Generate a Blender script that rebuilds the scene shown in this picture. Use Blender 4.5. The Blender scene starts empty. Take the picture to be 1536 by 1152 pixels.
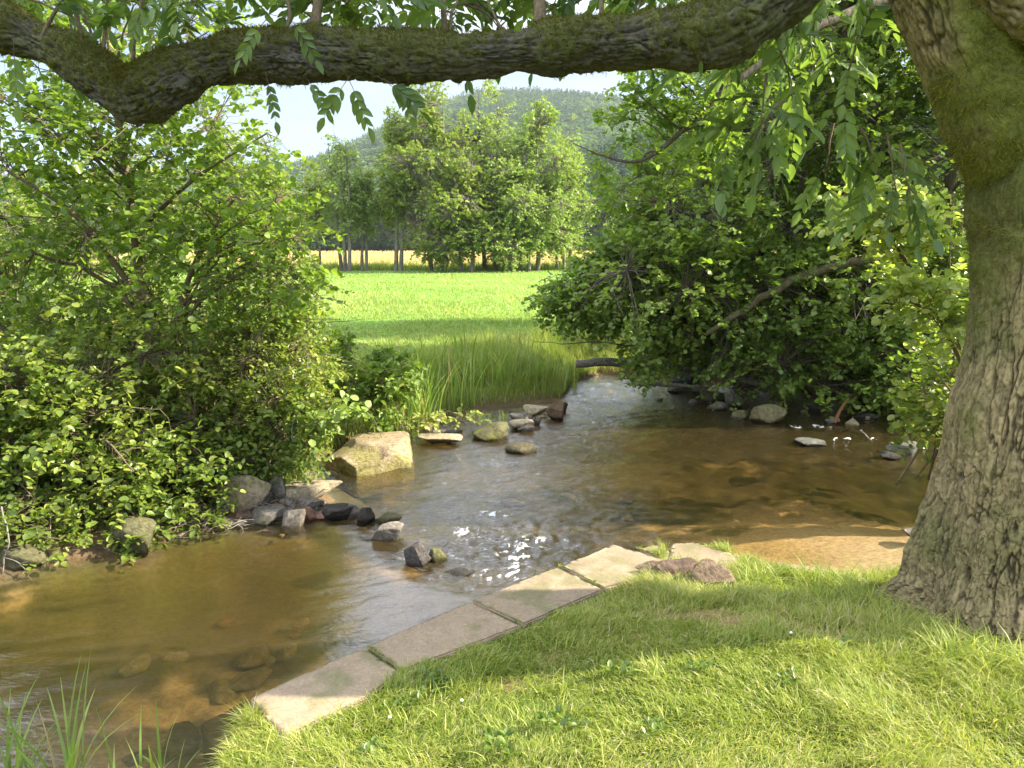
import bpy, bmesh, math
import numpy as np
from math import radians, sin, cos, tan, pi
SC = bpy.context.scene
COL = SC.collection
R = np.random.default_rng(11)
# ---------------------------------------------------------------- camera model (used to measure the place)
F, PITCH, EYE = 1109.0, radians(10.6), 1.65
cp, sp = cos(PITCH), sin(PITCH)
def ray(u, v):
    a = (u-768)/F; b = -(v-576)/F
    return np.array([a, cp+b*sp, -sp+b*cp])
def PZ(u, v, z):
    d = ray(u, v); t = (z-EYE)/d[2]
    return d*t+np.array([0, 0, EYE])
def PY(u, v, Y):
    d = ray(u, v); return d*(Y/d[1])+np.array([0, 0, EYE])
WZ = -0.50          # water level
# ---------------------------------------------------------------- noise
def _h(i, j, k, s):
    with np.errstate(over='ignore'):
        h = (i.astype(np.uint32)*np.uint32(374761393) + j.astype(np.uint32)*np.uint32(668265263)
             + k.astype(np.uint32)*np.uint32(2147483647) + np.uint32((s*974711+12345) & 0xffffffff))
        h = (h ^ (h >> np.uint32(13)))*np.uint32(1274126177)
        h = (h ^ (h >> np.uint32(16)))*np.uint32(2246822519)
        h = h ^ (h >> np.uint32(15))
    return h.astype(np.float64)/4294967295.0
def vn(P, s=0):
    P = np.asarray(P, float); I = np.floor(P).astype(np.int64); f = P-I; f = f*f*(3-2*f)
    r = 0
    for dx in (0, 1):
        wx = f[..., 0] if dx else 1-f[..., 0]
        for dy in (0, 1):
            wy = f[..., 1] if dy else 1-f[..., 1]
            for dz in (0, 1):
                wz = f[..., 2] if dz else 1-f[..., 2]
                r = r+wx*wy*wz*_h(I[..., 0]+dx, I[..., 1]+dy, I[..., 2]+dz, s)
    return r*2-1
def fbm(P, o=4, s=0, g=0.5, l=2.03):
    a, r, n = 1.0, 0, 0
    P = np.asarray(P, float)
    for k in range(o):
        r = r+a*vn(P, s+k*17); n += a; a *= g; P = P*l+3.7
    return r/n
def worley(P, s=0):
    I = np.floor(P).astype(np.int64)
    f1 = np.full(P.shape[0], 9.0); f2 = f1.copy(); cid = np.zeros(P.shape[0])
    for dx in (-1, 0, 1):
        for dy in (-1, 0, 1):
            for dz in (-1, 0, 1):
                a, b, c = I[:, 0]+dx, I[:, 1]+dy, I[:, 2]+dz
                q = np.stack([a+_h(a, b, c, s), b+_h(a, b, c, s+5), c+_h(a, b, c, s+9)], 1)
                d = np.linalg.norm(P-q, axis=1)
                n = d < f1
                f2 = np.where(n, f1, np.minimum(f2, d)); cid = np.where(n, _h(a, b, c, s+21), cid); f1 = np.minimum(f1, d)
    return f1, f2, cid
def sst(a, b, x):
    t = np.clip((x-a)/(b-a), 0, 1); return t*t*(3-2*t)
def nrm(a):
    return a/np.maximum(np.linalg.norm(a, axis=-1, keepdims=True), 1e-9)
def xy0(x, y, k=1.0, z=0.0):
    return np.stack([np.asarray(x)*k, np.asarray(y)*k, np.full(np.shape(x), z)], -1)
# ---------------------------------------------------------------- mesh building
def mk(name, V, faces, mat, parent=None, attrs=None, smooth=False):
    V = np.asarray(V, np.float32).reshape(-1, 3)
    me = bpy.data.meshes.new(name)
    me.vertices.add(len(V)); me.vertices.foreach_set('co', V.ravel())
    faces = [np.asarray(f, np.int32) for f in faces if len(f)]
    lv = np.concatenate([f.ravel() for f in faces])
    sz = np.concatenate([np.full(len(f), f.shape[1]) for f in faces])
    st = np.concatenate([[0], np.cumsum(sz)[:-1]])
    me.loops.add(len(lv)); me.loops.foreach_set('vertex_index', lv.astype(np.int32))
    me.polygons.add(len(sz)); me.polygons.foreach_set('loop_start', st.astype(np.int32))
    if smooth: me.polygons.foreach_set('use_smooth', np.ones(len(sz), bool))
    me.update(calc_edges=True)
    for k, a in (attrs or {}).items():
        a = np.asarray(a, np.float32)
        if a.ndim == 1:
            me.attributes.new(k, 'FLOAT', 'POINT').data.foreach_set('value', a)
        else:
            c = np.concatenate([a, np.ones((len(a), 1), np.float32)], 1)
            me.attributes.new(k, 'FLOAT_COLOR', 'POINT').data.foreach_set('color', c.ravel())
    if mat is not None: me.materials.append(mat)
    o = bpy.data.objects.new(name, me); COL.objects.link(o)
    if parent is not None: o.parent = parent
    return o
def tag(o, label=None, cat=None, group=None, kind=None):
    if label: o['label'] = label
    if cat: o['category'] = cat
    if group: o['group'] = group
    if kind: o['kind'] = kind
    return o
def empty(name, loc, label, cat, group=None):
    o = bpy.data.objects.new(name, None); COL.objects.link(o); o.location = tuple(float(c) for c in loc)
    o.empty_display_size = 0.2
    return tag(o, label, cat, group)
def off(V, loc): return np.asarray(V)-np.asarray(loc)
def tubes(P, Rr, sides=4):
    """P (N,k,3) centre lines, Rr (N,k) radii -> V, quads"""
    N, k, _ = P.shape
    T = nrm(np.gradient(P, axis=1))
    ref = np.where(np.abs(nrm(P[:, -1]-P[:, 0])[:, 2:3]) > 0.75, np.array([[1.0, 0.2, 0]]), np.array([[0, 0.1, 1.0]]))[:, None, :]
    A = nrm(np.cross(T, ref)); B = np.cross(T, A)
    a = np.arange(sides)/sides*2*pi
    V = P[:, :, None]+Rr[:, :, None, None]*(np.cos(a)[:, None]*A[:, :, None]+np.sin(a)[:, None]*B[:, :, None])
    idx = np.arange(N*k*sides).reshape(N, k, sides)
    q = np.stack([idx[:, :-1], np.roll(idx, -1, 2)[:, :-1], np.roll(idx, -1, 2)[:, 1:], idx[:, 1:]], -1).reshape(-1, 4)
    return V.reshape(-1, 3), q
def smooth_path(pts, n):
    """Catmull-Rom through rows of pts (any number of columns)"""
    p = np.asarray(pts, float); p = np.vstack([2*p[0]-p[1], p, 2*p[-1]-p[-2]])
    m = len(p)-3; t = np.linspace(0, m-1e-6, n); i = t.astype(int); f = (t-i)[:, None]
    a, b, c, d = p[i], p[i+1], p[i+2], p[i+3]
    return 0.5*((2*b)+(-a+c)*f+(2*a-5*b+4*c-d)*f**2+(-a+3*b-3*c+d)*f**3)
def join(parts):
    """parts: list of (V, [faces], {attrs})"""
    V, Fs, At, o = [], {}, {}, 0
    for v, fs, at in parts:
        V.append(v)
        for f in fs: Fs.setdefault(f.shape[1], []).append(f+o)
        for k, a in at.items(): At.setdefault(k, []).append(a)
        o += len(v)
    return np.concatenate(V), [np.concatenate(f) for f in Fs.values()], {k: np.concatenate(a) for k, a in At.items()}
# ---------------------------------------------------------------- leaves
def _tmpl(half, h):
    n = len(half)
    T = [(0, 0, 0)]+[(l, w, h*w*2) for l, w in half]+[(1, 0, -0.06)]+[(l, -w, h*w*2) for l, w in half]
    f1 = [0]+list(range(1, n+2)); f2 = [0]+[n+1]+list(range(2*n+1, n+1, -1))
    return np.array(T, float), [np.array([f1]), np.array([f2])]
TM = {
 'round': _tmpl([(.12, .26), (.42, .44), (.75, .40), (.96, .2)], .14),
 'oval': _tmpl([(.2, .26), (.5, .34), (.8, .2)], .16),
 'lance': _tmpl([(.15, .15), (.42, .24), (.75, .15)], .16),
 'quad': (np.array([(0, 0, 0), (.5, .42, .1), (1, 0, -.05), (.5, -.42, .1)], float), [np.array([[0, 1, 2, 3]])]),
 'quad2': (np.array([(0, -.25, 0), (0.1, .42, .1), (1, .2, -.05), (.8, -.45, .1)], float), [np.array([[0, 1, 2, 3]])]),
}
def leaves(pos, d, up, size, tm, rnd):
    T, fs = TM[tm]
    d = nrm(d); s = nrm(np.cross(up, d)); n = np.cross(d, s)
    V = pos[:, None]+size[:, None, None]*(T[None, :, 0:1]*d[:, None]+T[None, :, 1:2]*s[:, None]+T[None, :, 2:3]*n[:, None])
    K = len(T); b = (np.arange(len(pos))*K)[:, None, None]
    return V.reshape(-1, 3), [(f[None]+b).reshape(-1, f.shape[1]) for f in fs], {'rnd': np.repeat(rnd, K)}
def twig_leaves(A, D, L, n, size, tm, r, droop=.15, flat=.55, spread=.9, rz=0.0):
    N = len(A); t = (np.arange(n)+.6)/n
    D = nrm(D); side = nrm(np.cross(D, np.array([0, 0, 1.0])+r.normal(0, .3, (N, 3))))
    pos = A[:, None]+D[:, None]*(L[:, None]*t)[..., None]
    pos[..., 2] -= droop*(L[:, None]*t**2)
    sg = np.where((np.arange(n) % 2) == 0, 1, -1)[None, :, None]
    d = D[:, None]*.55+side[:, None]*sg*spread+r.normal(0, .4, (N, n, 3)); d[..., 2] -= .12+rz
    up = np.array([0, 0, 1.0])+r.normal(0, flat, (N, n, 3))
    base = np.repeat(np.clip(.5+.32*fbm(A*1.6, 2, 77), 0, 1)[:, None], n, 1)
    rnd = np.clip(base+r.normal(0, .16, (N, n)), 0, 1)
    sz = size*r.uniform(.42, 1.32, (N, n))
    keep = r.random((N, n)) > .08
    return leaves(pos[keep], d[keep], up[keep], sz[keep], tm, rnd[keep])
# ---------------------------------------------------------------- plants with a branch skeleton
def lobe_points(lobes, n, r, shell=.5, gap=None, gscale=.9, zmin=None, s=3):
    lob = np.array([np.concatenate([np.asarray(c, float), np.asarray(q, float)]) for c, q in lobes])
    w = np.prod(lob[:, 3:], 1)**.7; w /= w.sum()
    out, own = [], []
    tot = 0
    while tot < n:
        k = r.choice(len(lob), n, p=w)
        d = nrm(r.normal(0, 1, (n, 3))); rr = shell+(1-shell)*r.random(n)**.7
        p = lob[k, :3]+d*rr[:, None]*lob[k, 3:]*(1+.22*fbm(d*2.2+k[:, None]*7, 2, s))[:, None]
        ok = np.ones(n, bool)
        if gap is not None: ok &= fbm(p*gscale, 3, s+40) < gap
        if zmin is not None: ok &= p[:, 2] > (zmin(p[:, 0], p[:, 1]) if callable(zmin) else zmin)
        out.append(p[ok]); own.append(k[ok]); tot += ok.sum()
        if len(out) > 60: break
    p = np.concatenate(out)[:n]; return p, np.concatenate(own)[:n], lob
def plant(name, label, cat, base, trunks, lobes, ntw, tl, nl, ls, tm, mleaf, mbark, seed, group=None, nlimb=14, shell=.5,
          gap=.35, gscale=.9, zmin=None, droop=.15, rb=.006, sides=3, crown='crown', trunk_sides=10, limb_r=.35, flat=.55, spread=.9, maxb=None, bark_noise=.06):
    """trunks: list of [(x,y,z,r),...] in world metres"""
    r = np.random.default_rng(seed)
    root = empty(name, base, label, cat, group)
    A, own, lob = lobe_points(lobes, ntw, r, shell, gap, gscale, zmin, seed)
    tp = [smooth_path(t, max(8, 5*len(t))) for t in trunks]
    parts = []
    allp = np.concatenate(tp)
    tips = r.choice(len(A), min(nlimb, len(A)), replace=False)
    limbs = []
    for i in tips:
        tgt = lob[own[i], :3]+(A[i]-lob[own[i], :3])*.75
        d = np.linalg.norm(allp[:, :2]-tgt[:2], axis=1)
        want = tgt[2]-.55*d
        j = np.argmin(np.abs(allp[:, 2]-want)*1.0+.35*np.linalg.norm(allp[:, :3]-tgt, axis=1))
        s0 = allp[j, :3]; ln = np.linalg.norm(tgt-s0)
        mid = (s0+tgt)/2+np.array([0, 0, .12*ln])+r.normal(0, .06*ln, 3)
        c = smooth_path([s0, mid, tgt], 9)
        c[1:-1] += r.normal(0, .015*ln, (7, 3))
        r0 = min(allp[j, 3]*.55, limb_r*.1*ln+.004)
        limbs.append(np.concatenate([c, np.linspace(r0, max(rb*1.1, r0*.2), 9)[:, None]], 1))
    for t in tp:
        V, q = tubes(t[None, :, :3], t[None, :, 3], trunk_sides)
        V = V+nrm(V-np.repeat(t[:, :3], trunk_sides, 0))*(np.repeat(t[:, 3], trunk_sides)*bark_noise*3*fbm(V*6, 2, seed))[:, None]
        parts.append((V, [q], {}))
    V, Fs, _ = join(parts)
    mk('trunk', off(V, base), Fs, mbark, root, smooth=True)
    lp = np.stack(limbs)
    V1, q1 = tubes(lp[:, :, :3], lp[:, :, 3], max(4, sides+1))
    pool = np.concatenate([lp[:, 1:, :3].reshape(-1, 3)]+[t[len(t)//3:, :3] for t in tp])
    near = np.zeros(len(A), int); nd = np.zeros(len(A))
    for a in range(0, len(A), 2000):
        dd = np.linalg.norm(A[a:a+2000, None]-pool[None], axis=2)
        near[a:a+2000] = dd.argmin(1); nd[a:a+2000] = dd.min(1)
    att = pool[near]
    if maxb is not None:
        k = nd < maxb; A, att, own = A[k], att[k], own[k]
    ln = np.linalg.norm(A-att, axis=1)
    mid = (A+att)/2; mid[:, 2] += .1*ln; mid += r.normal(0, 1, mid.shape)*(.08*ln)[:, None]
    out = nrm(A-lob[own, :3])
    D = nrm(nrm(A-mid)*.8+out*.5+r.normal(0, .35, A.shape))
    end = A+D*(tl*r.uniform(.7, 1.2, len(A)))[:, None]; L = np.linalg.norm(end-A, axis=1)
    end = end.copy(); end[:, 2] -= droop*L
    c = np.stack([att, (att+mid)/2+(mid-att)*.08, mid, A, (A+end)/2+np.array([0, 0, 1])*(.25*droop*L)[:, None], end], 1)
    rr = rb*np.array([1.7, 1.4, 1.1, .8, .5, .22])[None]*np.clip(ln/(tl*2), .6, 1.8)[:, None]
    V2, q2 = tubes(c, rr, sides)
    V, Fs, _ = join([(V1, [q1], {}), (V2, [q2], {})])
    mk('branches', off(V, base), Fs, mbark, root, smooth=True)
    V, Fs, at = twig_leaves(A, D, L, nl, ls, tm, r, droop, flat, spread)
    mk(crown, off(V, base), Fs, mleaf, root, at)
    return root
def blades(P, H, W, D, bend, r, segs=3, col=None):
    """P roots, H heights, W widths, D horizontal lean directions (unit), bend 0..1"""
    N = len(P); t = np.linspace(0, 1, segs+1)
    side = nrm(np.cross(D, np.array([0, 0, 1.0])))
    th = r.uniform(-.9, .9, N)[:, None]
    side = side*np.cos(th)+D*np.sin(th)
    c = P[:, None]+D[:, None]*(H*bend)[:, None, None]*(t**1.9)[None, :, None]
    c[..., 2] += H[:, None]*(t-np.clip(bend, 0, 1.4)[:, None]*.42*t**2.4)
    w = W[:, None]*.5*np.array([1-.15*x-.8*x**3 for x in t])[None]
    V = np.stack([c-side[:, None]*w[..., None], c+side[:, None]*w[..., None]], 2)
    i = np.arange(N*(segs+1)*2).reshape(N, segs+1, 2)
    q = np.stack([i[:, :-1, 0], i[:, :-1, 1], i[:, 1:, 1], i[:, 1:, 0]], -1).reshape(-1, 4)
    rn = r.random(N) if col is None else col
    return V.reshape(-1, 3), [q], {'rnd': np.repeat(rn, 2*(segs+1)), 'h': np.tile(np.repeat(t, 2), N)}
def rdir(n, r, bias=None):
    a = r.uniform(0, 2*pi, n); d = np.stack([np.cos(a), np.sin(a), np.zeros(n)], 1)
    if bias is not None: d = nrm(d+np.asarray(bias))
    return d
# ---------------------------------------------------------------- materials
def M(name):
    m = bpy.data.materials.new(name); m.use_nodes = True; nt = m.node_tree; nt.nodes.clear()
    return m, nt, nt.nodes.new('ShaderNodeOutputMaterial')
def N(nt, t, ins=None, **k):
    n = nt.nodes.new(t)
    for a, b in k.items(): setattr(n, a, b)
    for a, b in (ins or {}).items():
        if isinstance(b, bpy.types.NodeSocket): nt.links.new(b, n.inputs[a])
        else: n.inputs[a].default_value = b
    return n
def ramp(nt, fac, stops):
    n = nt.nodes.new('ShaderNodeValToRGB'); nt.links.new(fac, n.inputs[0])
    e = n.color_ramp.elements
    while len(e) < len(stops): e.new(.5)
    for i, (p, c) in enumerate(stops): e[i].position = p; e[i].color = (*c, 1)
    return n.outputs[0]
def leafmat(name, stops, trans=(1.5, 1.6, .7), tf=.42, rough=.45, spec=.35):
    m, nt, out = M(name)
    a = N(nt, 'ShaderNodeAttribute', attribute_name='rnd')
    c = ramp(nt, a.outputs['Fac'], [(p, (min(1, k[0]*2.05), min(1, k[1]*1.42), k[2]*1.6)) for p, k in stops])
    t = N(nt, 'ShaderNodeMix', {'Factor': 1.0, 'A': c, 'B': (*trans, 1)}, data_type='RGBA', blend_type='MULTIPLY', clamp_result=False) if False else None
    vm = N(nt, 'ShaderNodeVectorMath', {0: c, 1: trans}, operation='MULTIPLY')
    p = N(nt, 'ShaderNodeBsdfPrincipled', {'Base Color': c, 'Roughness': rough, 'Specular IOR Level': spec})
    tr = N(nt, 'ShaderNodeBsdfTranslucent', {'Color': vm.outputs[0]})
    mx = N(nt, 'ShaderNodeMixShader', {0: tf, 1: p.outputs[0], 2: tr.outputs[0]})
    nt.links.new(mx.outputs[0], out.inputs[0]); return m
def colmat(name, rough=.85, bump=.3, nscale=40, nmul=(.65, 1.3), spec=.2, bscale=90, dist=.01):
    """surface colour in the 'col' attribute, broken up by fine noise"""
    m, nt, out = M(name)
    a = N(nt, 'ShaderNodeAttribute', attribute_name='col')
    tc = N(nt, 'ShaderNodeTexCoord')
    n1 = N(nt, 'ShaderNodeTexNoise', {'Vector': tc.outputs['Object'], 'Scale': nscale, 'Detail': 6, 'Roughness': .65})
    mr = N(nt, 'ShaderNodeMapRange', {'Value': n1.outputs[0], 1: .3, 2: .7, 3: nmul[0], 4: nmul[1]})
    vm = N(nt, 'ShaderNodeVectorMath', {0: a.outputs['Color'], 3: mr.outputs[0]}, operation='SCALE')
    n2 = N(nt, 'ShaderNodeTexNoise', {'Vector': tc.outputs['Object'], 'Scale': bscale, 'Detail': 8, 'Roughness': .7})
    b = N(nt, 'ShaderNodeBump', {'Strength': bump, 'Distance': dist, 'Height': n2.outputs[0]})
    p = N(nt, 'ShaderNodeBsdfPrincipled', {'Base Color': vm.outputs[0], 'Roughness': rough, 'Specular IOR Level': spec, 'Normal': b.outputs[0]})
    nt.links.new(p.outputs[0], out.inputs[0]); return m
def barkmat(name, c1, c2, scale=30, stretch=.25, bump=.6, moss=0, mc=(.09, .11, .02)):
    m, nt, out = M(name)
    tc = N(nt, 'ShaderNodeTexCoord')
    mp = N(nt, 'ShaderNodeMapping', {'Vector': tc.outputs['Object'], 'Scale': (1, 1, stretch)})
    n1 = N(nt, 'ShaderNodeTexNoise', {'Vector': mp.outputs[0], 'Scale': scale, 'Detail': 7, 'Roughness': .7})
    c = ramp(nt, n1.outputs[0], [(.32, c1), (.68, c2)])
    if moss:
        n3 = N(nt, 'ShaderNodeTexNoise', {'Vector': tc.outputs['Object'], 'Scale': 5, 'Detail': 5})
        f = N(nt, 'ShaderNodeMapRange', {'Value': n3.outputs[0], 1: .42, 2: .6, 3: 0, 4: moss})
        mx = N(nt, 'ShaderNodeMix', data_type='RGBA'); nt.links.new(f.outputs[0], mx.inputs[0])
        nt.links.new(c, mx.inputs[6]); mx.inputs[7].default_value = (*mc, 1); c = mx.outputs[2]
    b = N(nt, 'ShaderNodeBump', {'Strength': bump, 'Distance': .02, 'Height': n1.outputs[0]})
    p = N(nt, 'ShaderNodeBsdfPrincipled', {'Base Color': c, 'Roughness': .9, 'Specular IOR Level': .15, 'Normal': b.outputs[0]})
    nt.links.new(p.outputs[0], out.inputs[0]); return m
m_grass = leafmat('lawn_blades', [(0, (.07, .15, .015)), (.45, (.13, .22, .035)), (.8, (.22, .31, .08)), (.93, (.25, .32, .13)), (1, (.3, .35, .22))], tf=.35, spec=.3)
m_meadow = leafmat('meadow_blades', [(0, (.085, .17, .04)), (.5, (.13, .23, .06)), (1, (.19, .28, .10))], tf=.35, spec=.15)
m_reed = leafmat('reed_blades', [(0, (.06, .14, .02)), (.6, (.11, .22, .04)), (.93, (.2, .3, .07)), (1, (.2, .22, .11))], tf=.35)
m_tall = leafmat('tall_grass_blades', [(0, (.08, .16, .025)), (.5, (.14, .24, .05)), (.85, (.22, .3, .1)), (1, (.26, .29, .17))], tf=.35, spec=.2)
m_wheat = leafmat('wheat_blades', [(0, (.21, .25, .085)), (1, (.31, .36, .15))], tf=.3, trans=(1.1, 1.05, .8), spec=.1)
m_alder = leafmat('alder_leaves', [(0, (.045, .11, .015)), (.5, (.085, .18, .025)), (1, (.16, .26, .05))], tf=.5, spec=.5, rough=.38)
m_right = leafmat('bank_tree_leaves', [(0, (.045, .11, .016)), (.5, (.085, .18, .028)), (1, (.15, .26, .05))], tf=.48, spec=.5, rough=.38)
m_bramble = leafmat('bramble_leaves', [(0, (.04, .1, .015)), (.5, (.085, .17, .025)), (.92, (.17, .26, .05)), (1, (.18, .22, .05))], tf=.45, spec=.5, rough=.4)
m_hazel_sunlit = leafmat('sunlit_hazel_leaves', [(0, (.10, .19, .04)), (.5, (.17, .29, .07)), (1, (.28, .42, .15))], tf=.45, spec=.8, rough=.3)  # leaf colour lifted and gloss raised so these shoots look sunlit
m_ashleaf = leafmat('ash_leaves', [(0, (.04, .1, .025)), (1, (.09, .18, .04))], tf=.42, spec=.4, rough=.42)
m_far = leafmat('field_tree_leaves', [(0, (.06, .13, .02)), (.5, (.1, .19, .03)), (1, (.17, .26, .05))], tf=.36, spec=.2)
m_farpale = leafmat('pale_tree_leaves', [(0, (.075, .16, .035)), (.5, (.115, .22, .05)), (1, (.17, .29, .085))], tf=.38, spec=.2)
m_wood = leafmat('woodland_leaves', [(0, (.018, .055, .018)), (.5, (.035, .095, .022)), (1, (.075, .15, .03))], tf=.3, spec=.1)
m_bark = barkmat('alder_bark', (.05, .042, .032), (.2, .17, .12), 34, .3)
m_twig = barkmat('twig_bark', (.09, .065, .04), (.22, .17, .11), 60, .5, .3)
m_farbark = barkmat('field_tree_bark', (.10, .085, .065), (.27, .24, .19), 8, .4)
m_stone = colmat('stone', bump=.9, nscale=28, nmul=(.5, 1.45), bscale=55, dist=.03)
m_slab = colmat('sandstone_slab', bump=.35, nscale=70, nmul=(.8, 1.18), bscale=150, dist=.006)
m_ground = colmat('earth', bump=.5, nscale=30, nmul=(.6, 1.35), bscale=50, dist=.02)
m_barkcol = colmat('fissured_bark', bump=.8, nscale=60, nmul=(.7, 1.3), bscale=130, dist=.008, rough=.92)
m_log = barkmat('weathered_wood', (.1, .085, .07), (.3, .27, .23), 25, 1.0, .5)
# ================================================================= terrain
def pw(*l, z=WZ): return [tuple(PZ(u, v, z)[:2]) for u, v in l]
STREAM = np.array([(-14, 4.6), (-6, 4.35)]
  + pw((-60, 880), (0, 866), (100, 850), (190, 836), (250, 812), (330, 796), (400, 790), (480, 774), (505, 750), (462, 715), (480, 690), (540, 668),
       (600, 642), (640, 648), (668, 628), (735, 612), (780, 606), (846, 600), (858, 577), (900, 562), (1000, 566), (1100, 578), (1200, 590), (1300, 600),
       (1420, 618), (1560, 628))
  + [(12, 9.2), (14, 6.4), (7, 5.9)] + pw((1620, 765), (1440, 822), (1350, 860), z=-.48) + pw((1270, 852), (1190, 846), (1108, 832), z=-.3)
  + pw((1012, 812), (962, 824), (919, 815), (838, 848), (705, 900), (548, 968), (375, 1045), z=-.2) + pw((352, 1108), (335, 1175), (290, 1270), z=-.45)
  + [(-3, .9), (-14, .6)])
def sdist(x, y, poly=STREAM):
    x = np.asarray(x, float); y = np.asarray(y, float); shp = x.shape; x = x.ravel(); y = y.ravel()
    d = np.full(x.shape, 1e9); ins = np.zeros(x.shape, bool)
    n = len(poly)
    for i in range(n):
        ax, ay = poly[i]; bx, by = poly[(i+1) % n]
        ex, ey = bx-ax, by-ay; t = np.clip(((x-ax)*ex+(y-ay)*ey)/(ex*ex+ey*ey), 0, 1)
        d = np.minimum(d, (x-ax-t*ex)**2+(y-ay-t*ey)**2)
        c = ((ay > y) != (by > y)) & (x < (bx-ax)*(y-ay)/(by-ay+1e-12)+ax)
        ins ^= c
    d = np.sqrt(d); return np.where(ins, -d, d).reshape(shp)
def near_side(x, y):   # 1 on the camera's bank
    return y < np.interp(x, [-14, -3, -1, 0.2, 1.5, 3, 5, 14], [3, 3.2, 4.2, 5.2, 6.2, 6.6, 7.0, 7.5])
def height(x, y, sd=None):
    x = np.asarray(x, float); y = np.asarray(y, float)
    if sd is None: sd = sdist(x, y)
    n1 = fbm(xy0(x, y, 1.3), 4, 5); n2 = fbm(xy0(x, y, 7.), 3, 9)
    ns = near_side(x, y)
    beach = np.exp(-((x-2.6)**2/2.8+(y-5.25)**2/1.2))
    edge = np.where(x > 1.35, sst(0, .35, sd+.06*n2)*.24+.04*sst(0, .05, sd), sst(0, .1, sd)*.29)
    hn = -.5+edge+.2*sst(.45, 1.7, sd)+.012*n2*sst(.5, .9, sd)
    hn = hn+.03*n1*sst(.7, 1.5, sd)
    hf = -.5+.10*sst(0, .15, sd)+.36*sst(.1, 2.0, sd)+.05*n1*sst(.1, 1, sd)+.02*n2*sst(0, .3, sd)
    far = sst(12, 30, y)
    hf = hf*(1-far)+(-.03)*far
    land = np.where(ns, hn, hf)
    dep = (.42-.36*beach)*(1+.25*n1)+.05*n2*(1-beach*.8)
    w = np.where(ns & (x < 1.4), .12, .75)
    bed = -.5-.02-dep*sst(0, 1, -sd/w)
    return np.where(sd > 0, land, bed)
def axis(pts):
    out = []
    for a, b, s in pts: out.append(np.arange(a, b, s))
    return np.concatenate(out)
gx = np.concatenate([-np.geomspace(1600, 14.5, 34), axis([(-14, -5, .3), (-5, 6, .045), (6, 14, .25)]), np.geomspace(14.5, 1600, 34)])
gy = np.concatenate([np.linspace(-60, -1.2, 14), axis([(-1, 1.4, .15), (1.4, 13, .045), (13, 40, .5)]), np.geomspace(40, 1700, 46)])
X, Y = np.meshgrid(gx, gy)
SD = sdist(X, Y); H = height(X, Y, SD)
x, y, sd = X.ravel(), Y.ravel(), SD.ravel()
na = fbm(xy0(x, y, 1.1), 4, 31)[:, None]; nb = fbm(xy0(x, y, 5.), 4, 33)[:, None]; nc = fbm(xy0(x, y, .9, 3.), 4, 35)[:, None]
soil = np.array([.13, .085, .045])*(1+.35*nb); lawn = np.array([.075, .115, .025])*(1+.3*nb)
mead = np.array([.13, .25, .03])*(1+.12*na)
sand = np.array([.42, .31, .19])*(1+.18*nb); silt = np.array([.085, .072, .03])*(1+.4*nb)
pebb = np.array([.12, .09, .06])*(1+.45*nb)
ns = near_side(x, y)[:, None]
pm = PZ(765, 985, -.05); bare = np.maximum(sst(.28, .5, nc+.25*nb), np.exp(-((x-pm[0])/.2)**2-((y-pm[1])/.13)**2)[:, None])
land = np.where(ns, lawn*(1-bare)+soil*1.9*bare, np.where(sd[:, None] < 2.2, soil, mead))
land = np.where((sd < .12)[:, None] & ns & (x > 1.3)[:, None], sand*.9, land)
beach = np.exp(-((x-2.6)**2/2.9+(y-5.25)**2/1.5))[:, None]
pool = np.exp(-((x+1.3)**2/2.2+(y-3.35)**2/.8))[:, None]
k = np.clip(sst(-.02, .42, na+.6*nb+pool*.6+beach*1.6-.12-.75*np.exp(-((x-.2)/1.2)**2-((y-6.8)/2.2)**2)[:, None]), 0, 1)
bed = silt*(1-k)+sand*k
k2 = sst(-.1, .3, fbm(xy0(x, y, 3.), 3, 51)[:, None])*(1-np.clip(beach*1.5, 0, 1))
bed = bed*(1-k2*.6)+pebb*k2*.6
gcol = np.clip(np.where(sd[:, None] > .02, land, bed), .01, .9)
idx = np.arange(len(x)).reshape(X.shape)
q = np.stack([idx[:-1, :-1], idx[:-1, 1:], idx[1:, 1:], idx[1:, :-1]], -1).reshape(-1, 4)
tag(mk('ground', np.stack([x, y, H.ravel()], 1), [q], m_ground, attrs={'col': gcol}, smooth=True), kind='structure')
# ================================================================= water
WEIR = np.array([PZ(u, v, -.5)[:2] for u, v in [(430, 760), (500, 774), (560, 795), (590, 818), (625, 848), (665, 868), (700, 878), (742, 886), (800, 905)]])
def wside(x, y):
    """signed distance to the weir line, + on the rough side"""
    x = x.ravel(); y = y.ravel(); best = np.full(x.shape, 1e9); sg = np.ones(x.shape)
    for i in range(len(WEIR)-1):
        a, b = WEIR[i], WEIR[i+1]; e = b-a
        t = np.clip(((x-a[0])*e[0]+(y-a[1])*e[1])/(e@e), 0, 1)
        d = np.hypot(x-a[0]-t*e[0], y-a[1]-t*e[1]); c = e[0]*(y-a[1])-e[1]*(x-a[0])
        m = d < best; best = np.where(m, d, best); sg = np.where(m, np.sign(c), sg)
    return best*sg
wx = np.concatenate([np.arange(-7, -3.4, .08), np.arange(-3.4, 4.6, .02), np.arange(4.6, 13, .08)])
wy = np.concatenate([np.arange(.3, 2.2, .06), np.arange(2.2, 7, .02), np.arange(7, 12.7, .03)])
X, Y = np.meshgrid(wx, wy)
SD = sdist(X, Y); W = wside(X, Y).reshape(X.shape)
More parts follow.
